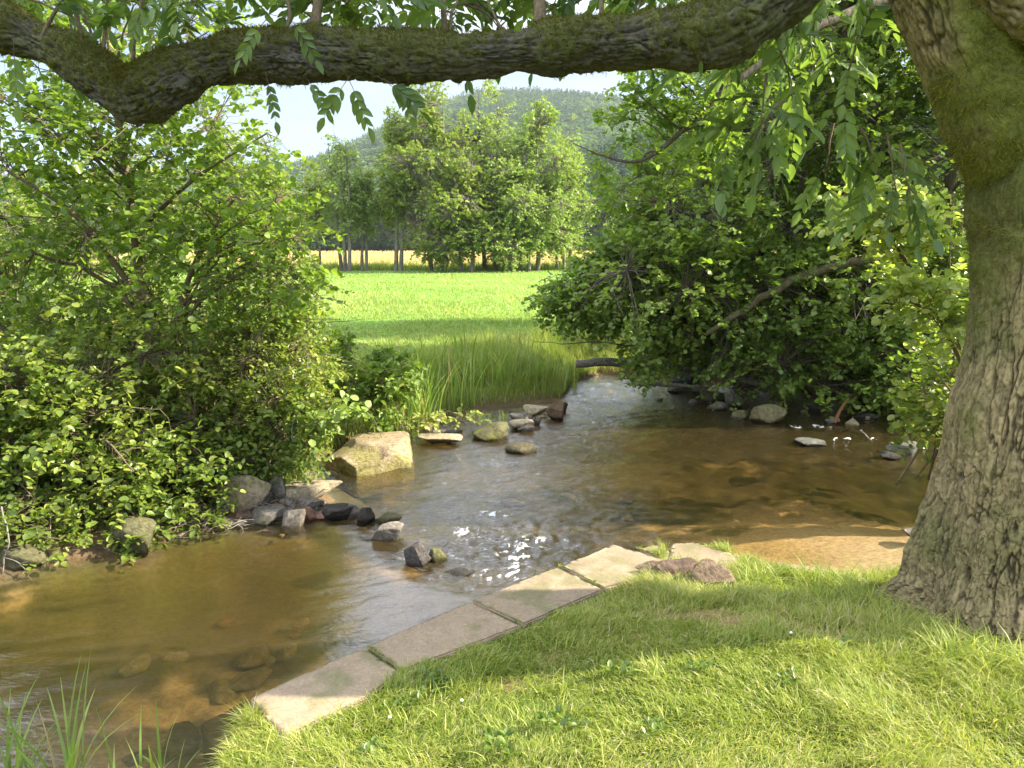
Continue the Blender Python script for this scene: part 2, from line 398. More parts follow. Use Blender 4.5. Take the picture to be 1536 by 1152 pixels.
# rotate to stream direction for the ripples
ripx, ripy = X*.93+Y*.37, -X*.37+Y*.93
wrp = .25*fbm(xy0(X, Y, 1.5), 3, 60)
r1 = fbm(xy0(ripx*3.0+wrp*3, ripy*9+wrp*6), 3, 61)
r2 = fbm(xy0(ripx*11, ripy*26+wrp*8), 3, 63)
r3 = fbm(xy0(X*14, Y*14), 4, 65)
ridg = 1-np.abs(fbm(xy0(X*6+wrp*6, Y*6), 3, 67))*2.2
calm = sst(0.05, -.25, W)*(X < .6)                      # still pool above the weir
down = np.clip(W, 0, 9)
cen = PZ(745, 830, -.5)
turb = np.exp(-(((X-cen[0]-.15)**2)/.42+((Y-cen[1]-.1)**2)/.30))*(1-calm)
turb = np.maximum(turb, .85*np.exp(-down/.22)*(1-calm)*sst(1.0, .2, np.abs(X+.35)))
c2 = PZ(1290, 655, -.5)
rap = np.exp(-((X-c2[0]-.3)**2/1.3+(Y-c2[1])**2/.16))
amp = .0011+.017*(1-calm)*sst(.1, .5, -SD+.35)
# right-hand sandy shallows are quieter
quiet = sst(1.0, 2.0, X)*sst(8.3, 7.0, Y)
amp = amp*(1-.72*quiet)
Z = WZ+.035*calm+amp*(r1*.8+r2*.55)+(turb*.028+rap*.022)*(r3*1.0+ridg*.35-.1+.5*fbm(xy0(X*26, Y*26), 3, 70))
Z = Z+calm*.0045*fbm(xy0(ripx*5, ripy*16), 3, 69)
foamf = np.clip(turb*.36, 0, 1)*sst(-.3, .6, r3+.4*r2)
def spot(u, v, ru, rv, s=1.0):
    p = PZ(u, v, WZ); return s*np.exp(-((X-p[0])/ru/1.35)**2-((Y-p[1])/rv/1.35)**2)
brk = sst(.0, .30, .45*r3+.9*fbm(xy0(X*34, Y*26), 3, 72))
foamf = foamf*.72
for a in [(742, 772, .14, .06, .9), (700, 800, .1, .09, .7), (770, 842, .1, .22, 1.), (755, 862, .13, .1, .9), (800, 815, .14, .16, .6), (690, 818, .2, .05, .4), (640, 812, .1, .06, .4),
          (1210, 640, .22, .07, 1.2), (1185, 648, .1, .04, .7), (1285, 660, .28, .05, 1.), (1350, 668, .2, .05, .9), (1400, 672, .2, .05, 1.), (1355, 650, .15, .04, .7), (1300, 645, .2, .03, .5)]:
    foamf = np.maximum(foamf, np.clip(spot(*a)*1.9, 0, 1.15)*(.12+.88*brk))
Z = Z+foamf*.01
idx = np.arange(X.size).reshape(X.shape)
q = np.stack([idx[:-1, :-1], idx[:-1, 1:], idx[1:, 1:], idx[1:, :-1]], -1).reshape(-1, 4)
keep = (SD.ravel()[q] < .10).any(1)
q = q[keep]; used = np.unique(q); rm = np.full(X.size, -1); rm[used] = np.arange(len(used))
m, nt, out = M('stream_water')
tc = N(nt, 'ShaderNodeTexCoord')
mp = N(nt, 'ShaderNodeMapping', {'Vector': tc.outputs['Object'], 'Rotation': (0, 0, .38), 'Scale': (1, 2.2, 1)})
nn = N(nt, 'ShaderNodeTexNoise', {'Vector': mp.outputs[0], 'Scale': 26, 'Detail': 4, 'Roughness': .55})
ro = N(nt, 'ShaderNodeAttribute', attribute_name='rough')
bp = N(nt, 'ShaderNodeBump', {'Strength': ro.outputs['Fac'], 'Distance': .02, 'Height': nn.outputs[0]})
ge = N(nt, 'ShaderNodeNewGeometry'); io = N(nt, 'ShaderNodeMapRange', {'Value': ge.outputs['Backfacing'], 1: 0, 2: 1, 3: 1.85, 4: 1/1.85})   # the node inverts the index on back faces
fr = N(nt, 'ShaderNodeFresnel', {'IOR': io.outputs[0], 'Normal': bp.outputs[0]})
tr = N(nt, 'ShaderNodeBsdfTransparent', {'Color': (.91, .82, .60, 1)})
df = N(nt, 'ShaderNodeBsdfDiffuse', {'Color': (.2, .14, .055, 1)})
da = N(nt, 'ShaderNodeAttribute', attribute_name='depth')
tc_ = ramp(nt, da.outputs['Fac'], [(0, (.99, .98, .95)), (.3, (.87, .79, .58)), (.7, (.64, .56, .37)), (1, (.45, .395, .25))]); nt.links.new(tc_, tr.inputs[0])
mf_ = N(nt, 'ShaderNodeMath', {0: da.outputs['Fac'], 1: .13}, operation='MULTIPLY')
mu = N(nt, 'ShaderNodeMixShader', {0: mf_.outputs[0], 1: tr.outputs[0], 2: df.outputs[0]})
gl = N(nt, 'ShaderNodeBsdfGlossy', {'Color': (1, 1, 1, 1), 'Roughness': .03, 'Normal': bp.outputs[0]})
mx = N(nt, 'ShaderNodeMixShader', {0: fr.outputs[0], 1: mu.outputs[0], 2: gl.outputs[0]})
fa = N(nt, 'ShaderNodeAttribute', attribute_name='foam')
fn = N(nt, 'ShaderNodeTexNoise', {'Vector': tc.outputs['Object'], 'Scale': 60, 'Detail': 7, 'Roughness': .72, 'Distortion': 1.2})
fs_ = N(nt, 'ShaderNodeMath', {0: fa.outputs['Fac'], 1: .5}, operation='MULTIPLY')
fm = N(nt, 'ShaderNodeMath', {0: fs_.outputs[0], 1: fn.outputs[0]}, operation='ADD')
fc = N(nt, 'ShaderNodeMapRange', {'Value': fm.outputs[0], 1: .84, 2: 1.04, 3: 0, 4: .85})
fd = N(nt, 'ShaderNodeBsdfDiffuse', {'Color': (.82, .82, .8, 1)})
m2 = N(nt, 'ShaderNodeMixShader', {0: fc.outputs[0], 1: mx.outputs[0], 2: fd.outputs[0]})
nt.links.new(m2.outputs[0], out.inputs[0])
rough = (.16+.28*(1-calm)*(1-.6*quiet)+.1*turb)
tag(mk('stream_water', np.stack([X.ravel(), Y.ravel(), Z.ravel()], 1)[used], [rm[q]], m,
       attrs={'depth': np.clip((WZ-height(X, Y, SD)).ravel()[used]/.48, 0, 1), 'foam': foamf.ravel()[used], 'rough': rough.ravel()[used]}, smooth=True), kind='structure')
# ================================================================= stones
_ico = {}
def ico(n):
    if n not in _ico:
        bm = bmesh.new(); bmesh.ops.create_icosphere(bm, subdivisions=n, radius=1)
        _ico[n] = (np.array([v.co[:] for v in bm.verts]), np.array([[v.index for v in f.verts] for f in bm.faces])); bm.free()
    return _ico[n]
CW = {'tan': (.36, .29, .19), 'grey': (.22, .19, .155), 'dark': (.065, .057, .048), 'red': (.24, .13, .09), 'olive': (.13, .12, .06), 'pale': (.42, .35, .26), 'moss': (.19, .18, .06)}
def rock_mesh(W, D, Hh, seed, col, cuts=11, sub=4, rough=.06, flat=.0, mossy=0.0, wet=.015, zb=WZ, cz=0):
    r = np.random.default_rng(seed); V, Fc = ico(sub); V = V.copy()
    for i in range(cuts):
        n = nrm(r.normal(0, 1, 3)*np.array([1, 1, .7])); d = r.uniform(.38, .74)
        k = V@n-d; V = V-np.maximum(k, 0)[:, None]*n*.96
    if flat: V[:, 2] = np.where(V[:, 2] > flat, flat+(V[:, 2]-flat)*.12, V[:, 2])
    V = V+nrm(V)*(rough*fbm(V*3+seed, 4, seed)+rough*.55*fbm(V*9+seed, 4, seed+1))[:, None]
    lo, hi = V.min(0), V.max(0); V = (V-(lo+hi)/2)/((hi-lo)/2)*np.array([W, D, Hh])/2
    c = np.array(CW[col] if isinstance(col, str) else col)
    n1 = fbm(V*9/max(W, .25)*.5+seed, 4, seed+3)[:, None]; C = c*(1+.35*n1)
    if mossy:
        mm = sst(-.1, .35, fbm(V*6+seed, 3, seed+8)+mossy-.5)[:, None]
        C = C*(1-mm)+np.array([.17, .17, .04])*mm
    wl = sst(wet+.03, wet, V[:, 2]+cz-zb)[:, None]
    C = C*(1-wl*.62)
    return V, Fc, np.clip(C, .01, .9)
def rock(name, label, u0, u1, vt, vb, seed, col='grey', zb=WZ, dr=.8, rot=0, cat='rock', group=None, sink=.3, **k):
    c = PZ((u0+u1)/2, vb, zb); dist = np.linalg.norm(c-[0, 0, EYE])
    el = math.asin((EYE-c[2])/dist); W = (u1-u0)/F*dist; D = dr*W
    Hh = max(.16*W, ((vb-vt)/F*dist-D*sin(el)*.8)/cos(el)); full = Hh*(1+sink)
    c = c+np.array([c[0]/dist*.6, 1, 0])*D*.42; cz = c[2]+Hh-full/2
    V, Fc, C = rock_mesh(W, D, full, seed, col, zb=zb, cz=cz, **k)
    ca, sa = cos(rot), sin(rot); V = V@np.array([[ca, sa, 0], [-sa, ca, 0], [0, 0, 1]])
    o = mk(name, V, [Fc], m_stone, attrs={'col': C}, smooth=True)
    o.location = (c[0], c[1], cz); tag(o, label, cat, group); return o
G1 = 'stones heaped on the left bank'; G2 = 'stones breaking the weir'; G3 = 'stones in the middle of the stream'; G4 = 'stones along the shaded far bank'
# the big pale boulder, hand shaped: an irregular block with a stepped flat top
def boulder():
    zt = -.5
    top = [(484, 672), (520, 650), (566, 646), (606, 664), (612, 682), (516, 706)]
    V, Fc = ico(5); V = V.copy()
    pl = [((0, 0, 1), .50), ((-.55, -.83, .05), .62), ((.62, -.78, .1), .60), ((.95, .25, .1), .78), ((-.9, .35, .05), .72), ((-.2, .97, .1), .7),
          ((.2, -.35, .9), .56), ((-.5, .0, .86), .62), ((.75, -.1, .66), .72), ((0, 0, -1), .6)]
    for n, d in pl:
        n = nrm(np.array(n, float)); k = V@n-d; V = V-np.maximum(k, 0)[:, None]*n*.97
    st = sst(-.12, .02, V[:, 0]*.5+V[:, 1]*.8+.1*vn(V*4))*sst(.3, .45, V[:, 2])     # upper ledge at the back
    V[:, 2] += .15*st
    V = V+nrm(V)*(.028*fbm(V*3.2, 4, 5)+.018*fbm(V*9, 4, 6)-.02*sst(.25, .5, fbm(V*np.array([3, 3, 9]), 3, 8)))[:, None]
    lo, hi = V.min(0), V.max(0); V = (V-(lo+hi)/2)/((hi-lo)/2)*np.array([.93, .95, .40])/2
    a = -.12; V = V@np.array([[cos(a), sin(a), 0], [-sin(a), cos(a), 0], [0, 0, 1]])
    V[:, 2] += V[:, 0]*.03+V[:, 1]*.06
    C = np.array([.36, .27, .17])*(1+.28*fbm(V*7, 4, 3)[:, None])
    side = sst(.24, .12, V[:, 2]+.03*vn(V*9))[:, None]*sst(-.2, .3, fbm(V*5, 3, 12)+.15)[:, None]
    C = C*(1-side*.75)+np.array([.20, .19, .05])*side*.75
    C = C*(1-.6*sst(-.12, -.17, V[:, 2])[:, None])
    o = mk('boulder', V, [Fc], m_stone, attrs={'col': C}, smooth=True)
    p = PZ(544, 712, -.5); o.location = (p[0], p[1]+.40, -.5+.01)
    tag(o, 'big pale flat-topped boulder at the water edge below the left bushes', 'boulder')
boulder()
rock('rock', 'mossy pale rounded rock under the bramble leaves, largest of the left heap', 326, 402, 706, 770, 101, 'tan', zb=-.42, mossy=.55, rough=.08, group=G1, dr=.75)
rock('rock', 'brown angular rock leaning against the mossy rounded one of the left heap', 396, 430, 712, 748, 102, 'grey', zb=-.38, group=G1)
rock('flat_rock', 'broad low tan shelf of rock sloping into the water beside the big boulder', 408, 506, 716, 760, 103, 'tan', zb=-.44, dr=.8, flat=.35, group=G1, sink=.5)
rock('rock', 'small dark wedge stone between the mossy rock and the tan shelf', 380, 408, 738, 766, 104, 'dark', zb=-.42, group=G1)
rock('rock', 'flat topped brown block at the foot of the left heap', 362, 424, 756, 792, 105, 'grey', flat=.45, group=G1, mossy=.1)
rock('rock', 'reddish brown tilted slab stone left of the grey block on the left heap', 352, 384, 758, 788, 106, 'red', group=G1, cuts=8)
rock('rock', 'grey squarish block stone standing at the waterline of the left heap', 422, 458, 760, 796, 107, 'grey', cuts=14, group=G1, dr=.7)
rock('rock', 'narrow orange brown stone squeezed beside the grey squarish block', 452, 472, 758, 786, 108, 'red', group=G1)
rock('rock', 'small round reddish stone at the tip of the left heap', 466, 488, 766, 784, 109, 'red', group=G1, cuts=5)
rock('rock', 'brown angular stone on top of the left heap tip', 440, 484, 744, 768, 110, 'grey', zb=-.46, group=G1)
rock('rock', 'small tan triangular stone by the litter at the left end of the heap', 300, 322, 776, 794, 111, 'tan', group=G1)
rock('rock', 'mossy olive low stone at the waterline left of the reddish slab stone', 318, 350, 770, 796, 112, 'olive', group=G1, mossy=.3)
rock('rock', 'tiny grey stone on the litter under the bramble leaves', 296, 312, 756, 770, 113, 'grey', zb=-.4, group=G1)
rock('rock', 'large mossy brown rock at the water edge beneath the bramble', 162, 230, 776, 836, 114, 'olive', zb=-.5, mossy=.2, cuts=7, rough=.07)
rock('rock', 'brown earthy rock low on the bank at the far left under brambles', -10, 62, 816, 858, 115, 'olive', mossy=.1, cuts=7)
rock('rock', 'dark low stone joining the left heap to the weir', 484, 530, 756, 782, 120, 'dark', group=G2, flat=.4)
rock('rock', 'small dark upright stone with weed at the head of the weir', 534, 562, 756, 786, 121, 'dark', group=G2)
rock('rock', 'dark pointed stone left of the humped grey weir stone', 522, 540, 754, 776, 122, 'grey', group=G2)
rock('flat_rock', 'half sunken brown flat stone just behind the head of the weir', 560, 602, 766, 786, 123, 'olive', group=G2, dr=.6)
rock('rock', 'grey brown humped stone in the weir with a pale sunlit face', 556, 604, 778, 816, 124, 'grey', group=G2, cuts=9, mossy=.15)
rock('rock', 'dark upright wedge stone splitting the smooth lip of the weir', 606, 646, 812, 852, 125, (.11, .095, .085), group=G2, cuts=12, dr=.6)
rock('rock', 'small mossy dark stone touching the upright wedge stone in the weir', 642, 672, 820, 846, 126, 'olive', group=G2, mossy=.3)
rock('flat_rock', 'wet submerged stone at the foot of the weir lip', 664, 712, 856, 872, 127, 'dark', group=G2, dr=.9, zb=-.52)
rock('flat_rock', 'thin pale flat stone lying awash beyond the big boulder', 624, 694, 655, 668, 130, 'tan', group=G3, dr=.5, flat=.3)
rock('rock', 'grass tufted mossy brown rock in mid stream', 708, 764, 628, 662, 131, 'olive', group=G3, cuts=9, mossy=.45)
rock('rock', 'smooth dark oval rock alone in mid stream', 757, 806, 660, 681, 132, (.10, .085, .05), group=G3, cuts=3, rough=.02, mossy=.1)
rock('rock', 'low brown stone behind the tufted rock in mid stream', 762, 802, 628, 646, 133, 'tan', group=G3, flat=.3)
rock('rock', 'lower flat olive stone beside the small black stone', 764, 800, 617, 634, 134, 'grey', group=G3, flat=.4)
rock('rock', 'small black pointed stone in the ripples', 776, 802, 632, 650, 135, 'dark', group=G3)
rock('rock', 'pale grey slanting flat stone near the reeds in the row of stones', 784, 824, 605, 624, 136, 'tan', group=G3, flat=.3)
rock('rock', 'rusty brown cube shaped stone at the far end of the row', 818, 846, 603, 630, 137, (.12, .075, .045), group=G3, cuts=12)
rock('rock', 'dark little stone at the very end of the row in mid stream', 840, 852, 602, 618, 138, 'dark', group=G3)
rock('rock', 'dark little stone between the pale flat stone and the black one', 798, 812, 622, 638, 139, 'dark', group=G3)
rock('rock', 'flat pale stone at the grassy edge behind the big boulder', 570, 616, 636, 656, 140, 'tan', flat=.3, dr=.7)
rock('rock', 'brown block standing in the mud among the reeds', 728, 760, 585, 604, 141, 'olive', flat=.4)
rock('rock', 'mossy dark block beside the brown block among the reeds', 758, 776, 586, 602, 142, 'dark', mossy=.2)
rock('flat_rock', 'grey flat stone in the muddy inlet at the foot of the reeds', 648, 694, 640, 652, 143, 'grey', flat=.3, dr=.9)
rock('rock', 'large squarish olive stone in the shaded shallows', 1128, 1175, 606, 636, 253, (.17, .15, .075), group=G4, cuts=12, flat=.5)
rock('rock', 'flat mossy brown block in the shade, left of the upright grey stone', 1052, 1090, 585, 604, 151, 'olive', group=G4, flat=.3)
rock('rock', 'upright pale grey stone in the shade beside the flat block', 1088, 1114, 588, 612, 152, (.2, .18, .15), group=G4, cuts=14)
rock('rock', 'low pointed wet grey stone in front of the shaded flat block', 1060, 1092, 600, 615, 153, 'grey', group=G4)
rock('rock', 'low rounded olive stone between the grey stones and the squarish one', 1098, 1126, 614, 630, 154, 'olive', group=G4, cuts=5)
rock('rock', 'broad dark stone beneath the fallen log on the far bank', 1010, 1062, 558, 578, 155, (.1, .09, .085), group=G4, zb=-.42)
rock('rock', 'pale small stone at the waterline below the fallen log', 1034, 1062, 578, 590, 156, 'grey', group=G4)
rock('rock', 'grey stone at the waterline left of the pale small one', 1003, 1036, 576, 590, 157, 'grey', group=G4)
rock('flat_rock', 'submerged dark slab stone upstream of the sand bank', 1196, 1238, 656, 670, 158, (.12, .12, .1), group=G4, dr=1.0)
rock('flat_rock', 'smooth olive grey flat stone in the rapids near the ash trunk', 1336, 1380, 663, 684, 159, (.15, .145, .11), group=G4, flat=.4, dr=.9)
rock('rock', 'dark wet stone in the rapids beside the smooth flat one', 1322, 1350, 676, 690, 160, 'dark', group=G4)
rock('rock', 'small dark stone under the leaves by the rapids', 1210, 1240, 606, 618, 161, 'dark', group=G4)
rock('rock', 'small wet stone at the foot of the rusty stick in the rapids', 1240, 1262, 626, 636, 162, 'grey', group=G4)
rock('flat_rock', 'low wet grey stone under the leafy sprig by the rapids', 1280, 1316, 618, 630, 163, 'dark', group=G4)
rock('pebble_patch', 'low spit of small grey stones on the sand beside the ash trunk', 1362, 1400, 800, 808, 164, 'grey', cat='stones', zb=-.475, dr=.9, cuts=14)
# flat sandstone coping along the near bank
def slab(label, pts, z=-.188, th=.2, seed=0, name='stone_slab', group='stone slabs edging the near bank', tint=1.0, tilt=0.0, chip=.009):
    P = [PZ(u, v, z) for u, v in pts]; n = len(P); c = np.mean(P, 0); r = np.random.default_rng(seed)
    bm = bmesh.new(); vs = [bm.verts.new((p[0]-c[0], p[1]-c[1], 0)) for p in P]; f = bm.faces.new(vs)
    if f.normal.z < 0: f.normal_flip()
    g = bmesh.ops.extrude_face_region(bm, geom=[f])
    for v in [e for e in g['geom'] if isinstance(e, bmesh.types.BMVert)]: v.co.z -= th
    bmesh.ops.recalc_face_normals(bm, faces=bm.faces)
    bmesh.ops.bevel(bm, geom=bm.edges[:], offset=.007, segments=2, affect='EDGES')
    bmesh.ops.triangulate(bm, faces=bm.faces)
    for _ in range(5):
        es = [e for e in bm.edges if e.calc_length() > .035]
        if not es: break
        bmesh.ops.subdivide_edges(bm, edges=es, cuts=1)
        bmesh.ops.triangulate(bm, faces=[f for f in bm.faces if len(f.verts) > 3])
    bm.verts.ensure_lookup_table()
    V = np.array([v.co[:] for v in bm.verts]); nn_ = np.array([v.normal[:] for v in bm.verts])
    Fc = np.array([[v.index for v in f.verts] for f in bm.faces]); bm.free()
    wp = V+c
    V = V+nn_*((.004*fbm(wp*5, 4, 3)+.0025*fbm(wp*40, 3, 4)))[:, None]
    e = np.abs(nn_[:, 2]) < .93
    V = V-nn_*(e*chip*np.clip(fbm(wp*16, 3, 7+seed)+.25, 0, 1))[:, None]
    V[:, 2] += tilt*V[:, 0]
    C = np.array([.325, .245, .162])*.86*tint*(1+.16*fbm(wp*2.2, 4, 11)+.14*fbm(wp*18, 3, 12))[:, None]
    dk = sst(.12, .5, fbm(wp*3.1, 4, 19))[:, None]; C = C*(1-.5*dk)+np.array([.11, .105, .06])*.5*dk; ms = sst(.25, .5, fbm(wp*6.5, 4, 29)+.25*sst(.5, 0, np.abs(V[:, 0])))[:, None]; C = C*(1-.45*ms)+np.array([.10, .12, .035])*.45*ms; C = C*(1+.22*fbm(wp*55, 2, 31)[:, None])
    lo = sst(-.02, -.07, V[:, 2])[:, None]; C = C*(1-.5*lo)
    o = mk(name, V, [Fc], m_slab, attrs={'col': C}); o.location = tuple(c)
    return tag(o, label, 'stone slab', group)
slab('chipped front end slab of the stone edging beside the brown pool', [(375, 1046), (546, 970), (600, 1007), (560, 1040), (428, 1106), (398, 1082)], seed=1)
slab('long worn slab of the stone edging, second from the chipped front end', [(549, 968), (704, 901), (782, 938), (604, 1005)], seed=2)
slab('slab of the stone edging beside the smooth lip of the weir', [(707, 900), (837, 849), (905, 884), (785, 936)], seed=3, tint=.97)
slab('pointed corner slab of the stone edging beside the white water', [(840, 848), (919, 816), (1010, 842), (990, 860), (908, 882)], seed=4, tint=1.04)
slab('small low slab tucked behind the pointed corner slab', [(958, 822), (985, 817), (1030, 838), (1000, 842)], seed=5, z=-.195)
slab('broad uneven slab at the bend of the bank with grass in front', [(1008, 814), (1040, 812), (1112, 834), (1098, 862), (1000, 845)], seed=6, z=-.185, tint=.95, tilt=.01)
slab('narrow pale kerb slab half hidden by grass above the sandy shallows', [(1165, 841), (1275, 858), (1268, 872), (1160, 858)], seed=7, z=-.285, tint=1.0)
slab('sunken greenish slab under water at the chipped front end', [(300, 1085), (372, 1048), (402, 1086), (420, 1110), (330, 1130)], seed=8, z=-.54, tint=.5)
# broken reddish stone stump on the grass
rock('broken_stone', 'cracked dark stone in the grass at the bend of the slabs', 985, 1062, 836, 872, 170, (.16, .11, .08), zb=-.2, dr=.5, flat=.45, cuts=14, rough=.09, sink=.1)
rock('broken_stone', 'crumbling reddish stone tuft covered with dry moss beside the cracked one', 1035, 1100, 838, 888, 171, (.24, .17, .11), zb=-.2, dr=.6, cuts=8, rough=.16, sink=.1)
rock('broken_stone', 'small reddish crumbling stone left of the cracked dark stone', 955, 1000, 842, 872, 172, (.25, .18, .12), zb=-.21, dr=.6, cuts=8, rough=.12, sink=.1)
def scree(label, group, cat, n, areas, seed, cols, size=.09):
    r_ = np.random.default_rng(seed); pr = []
    for k in range(4):
        V, Fc, C = rock_mesh(1.0, .8, .55, seed+k, cols[k % len(cols)], sub=3, wet=-9, cuts=13, rough=.08); pr.append((V*.1, Fc, C))
    ob = {}
    for i in range(n):
        a = areas[i % len(areas)]; u, v = r_.uniform(a[0], a[1]), r_.uniform(a[2], a[3]); p = PZ(u, v, a[4]); k = i % 4
        if k in ob: o = ob[k].copy(); COL.objects.link(o)
        else: o = ob[k] = mk('small_stone', pr[k][0], [pr[k][1]], m_stone, attrs={'col': pr[k][2]}, smooth=True)
        s = size/.1*r_.uniform(.45, 1.3); o.scale = (s*r_.uniform(.8, 1.3), s, s*r_.uniform(.7, 1.2)); o.rotation_euler = (r_.uniform(-.3, .3), r_.uniform(-.3, .3), r_.uniform(0, 6))
        o.location = (p[0], p[1], max(float(height(p[:1], p[1:2])[0]), -.52)+.012*s); tag(o, label, cat, group)
scree('small broken stone among the twigs and litter of the left stone heap', 'small stones of the left heap', 'stone', 34, [(270, 480, 758, 794, -.44), (300, 440, 735, 775, -.40), (420, 500, 745, 775, -.46)], 700, ['grey', 'red', 'tan', 'grey'], .085)
scree('small dark stone on the muddy shore below the reeds', 'small stones below the reeds', 'stone', 16, [(650, 770, 605, 635, -.48), (740, 850, 600, 622, -.48)], 710, ['grey', 'dark', 'olive', 'tan'], .1)
scree('small grey stone along the shaded far waterline', 'small stones of the shaded far shore', 'stone', 30, [(960, 1200, 572, 604, -.48), (1180, 1420, 598, 640, -.49)], 720, ['grey', 'dark', 'grey', 'tan'], .14)
# cobbles seen through the water of the near pool: three shapes, copied
rr = np.random.default_rng(5); protos = []
for k in range(3):
    V, Fc, C = rock_mesh(.2, .15, .09, 200+k, [(.22, .12, .07), (.15, .12, .08), (.22, .18, .11)][k], sub=3, wet=-9, cuts=5)
    protos.append((V, Fc, C))
base_o = []
spots = []
for i in range(26):
    u, v = (rr.uniform(180, 560), rr.uniform(880, 1080)) if i < 18 else (rr.uniform(700, 1000), rr.uniform(690, 800))
    p = PZ(u, v, -.7)
    if sdist(p[:1], p[1:2])[0] < -.12: spots.append(p)
for i, p in enumerate(spots):
    k = i % 3
    if i < 3:
        o = mk('river_cobble', protos[k][0], [protos[k][1]], m_stone, attrs={'col': protos[k][2]}, smooth=True); base_o.append(o)
    else:
        o = base_o[k].copy(); COL.objects.link(o)
    hgt = float(height(p[:1], p[1:2])[0]); s = rr.uniform(.5, 1.25)
    o.scale = (s*rr.uniform(.8, 1.3), s, s*.8); o.location = (p[0], p[1], min(hgt+.02*s, -.53)); o.rotation_euler = (0, 0, rr.uniform(0, 6))
    tag(o, 'smooth brown cobble lying on the stream bed under water', 'cobble', 'cobbles under the water')
# ================================================================= the ash tree
def limb(path, n, sides, seed, fiss, und, mossf, mb=1.0, top=1.0, cap=True, base=(.30, .235, .12), dark=(.085, .066, .038), squash=1.0):
    """path rows x,y,z,r ; returns V, quads, colour, moss weight, normals"""
    p = smooth_path(path, n); P, Rr = p[:, :3], p[:, 3]
    T = nrm(np.gradient(P, axis=0)); A = np.zeros_like(P)
    a = nrm(np.cross(T[0], [0.1, 1, .05])); 
    for i in range(n):
        a = a-T[i]*(a@T[i]); a = a/np.linalg.norm(a); A[i] = a
    B = np.cross(T, A); th = np.arange(sides)/sides*2*pi
    Nn = np.cos(th)[None, :, None]*A[:, None]+np.sin(th)[None, :, None]*B[:, None]
    arc = np.concatenate([[0], np.cumsum(np.linalg.norm(np.diff(P, axis=0), axis=1))])
    base_p = P[:, None]+Nn*Rr[:, None, None]
    q = np.stack([np.cos(th)[None]*Rr[:, None], np.sin(th)[None]*Rr[:, None], np.repeat(arc[:, None], sides, 1)*.27], -1).reshape(-1, 3)
    w = q*fiss+1.3*np.stack([fbm(q*7, 3, seed+1), fbm(q*7+9, 3, seed+2), fbm(q*7+5, 3, seed+3)*.6], -1)
    f1, f2, cid = worley(w, seed); e = f2-f1
    qs = q*np.array([1, 1, .75])
    n1 = np.abs(fbm(qs*fiss*.8+.5*fbm(q*9, 2, seed+2)[:, None], 3, seed+4)); n2 = np.abs(fbm(qs*fiss*1.8+4, 3, seed+5))
    plate = np.minimum(sst(.005, .10, n1), .5+.5*sst(.0, .09, n2))*(.5+.5*sst(-.02, .10, e))*(.9+.25*fbm(q*np.array([90, 90, 30]), 3, seed+6)); plate = np.clip(plate, 0, 1)
    lump = fbm(base_p.reshape(-1, 3)*4.5, 4, seed+7); fine = fbm(base_p.reshape(-1, 3)*45, 3, seed+8)
    Nf = Nn.reshape(-1, 3); Rf = np.repeat(Rr, sides)
    mw = mossf(base_p.reshape(-1, 3), Nf, lump, fine)
    d = und*lump*np.minimum(Rf, .3)*1.4+(1-.75*mw)*(plate*.019+cid*.004-.012)+.0035*fine+mw*(.012+.012*fbm(base_p.reshape(-1, 3)*22, 3, seed+9))
    V = base_p.reshape(-1, 3)+Nf*d[:, None]
    C = np.array(dark)*(1-plate[:, None])+np.array(base)*(1+.5*(cid[:, None]-.5)+.25*fine[:, None])*plate[:, None]
    gl = sst(.05, .4, fbm(base_p.reshape(-1, 3)*3.3, 4, seed+13))[:, None]*.5
    C = C*(1-gl)+np.array([.13, .14, .05])*plate[:, None]*gl+C*0
    mc = mb*np.array([.085, .092, .024])*(1+.45*fbm(base_p.reshape(-1, 3)*16, 3, seed+15)[:, None])
    C = C*(1-mw[:, None])+mc*mw[:, None]
    idx = np.arange(n*sides).reshape(n, sides)
    qd = np.stack([idx[:-1], np.roll(idx, -1, 1)[:-1], np.roll(idx, -1, 1)[1:], idx[1:]], -1).reshape(-1, 4)
    return V, qd, np.clip(C, .008, .9), mw, Nf
def fuzz(V, Nf, mw, n, seed, h=.014, b=0.0):
    r = np.random.default_rng(seed); pr = np.clip(mw-.35, 0, 1); pr = pr/pr.sum(); k = r.choice(len(V), n, p=pr)
    P = V[k]+r.normal(0, .004, (n, 3)); D = nrm(Nf[k]+r.normal(0, .5, (n, 3))); D[:, 2] -= .15
    s = nrm(np.cross(D, r.normal(0, 1, (n, 3)))); L = h*r.uniform(.5, 1.5, n)[:, None]; w = .0016
    Q = np.stack([P-s*w-D*.004, P+s*w-D*.004, P+D*L+s*w*.4, P+D*L-s*w*.4], 1).reshape(-1, 3)
    return Q, np.arange(n*4).reshape(-1, 4), np.repeat(np.clip(r.random(n)*.55+b, 0, 1), 4)
ASH = np.array([2.42, 3.28, 0.0])
root = empty('ash_tree', ASH, 'massive furrowed ash trunk with mossy fork and overhanging mossy limb beside the grass', 'tree')
def px(rows):   # (u, v, Y, r_px)
    out = []
    for u, v, Y_, r in rows:
        p = PY(u, v, Y_); out.append([*p, r/F*np.linalg.norm(p-[0, 0, EYE])*.985])
    return out
tx = 2.40
trunk = [[tx+.06, 3.28, -.25, .66], [tx+.06, 3.28, -.08, .57], [tx+.05, 3.28, .03, .505], [tx+.03, 3.28, .16, .455], [tx+.02, 3.28, .34, .42], [tx+.02, 3.28, .62, .385],
         [tx+.01, 3.28, .95, .362], [tx+.02, 3.28, 1.3, .335], [tx+.02, 3.28, 1.65, .35], [tx+.05, 3.29, 1.95, .40], [tx+.25, 3.32, 2.3, .33], [tx+.45, 3.35, 2.8, .26], [tx+.6, 3.4, 3.6, .23]]
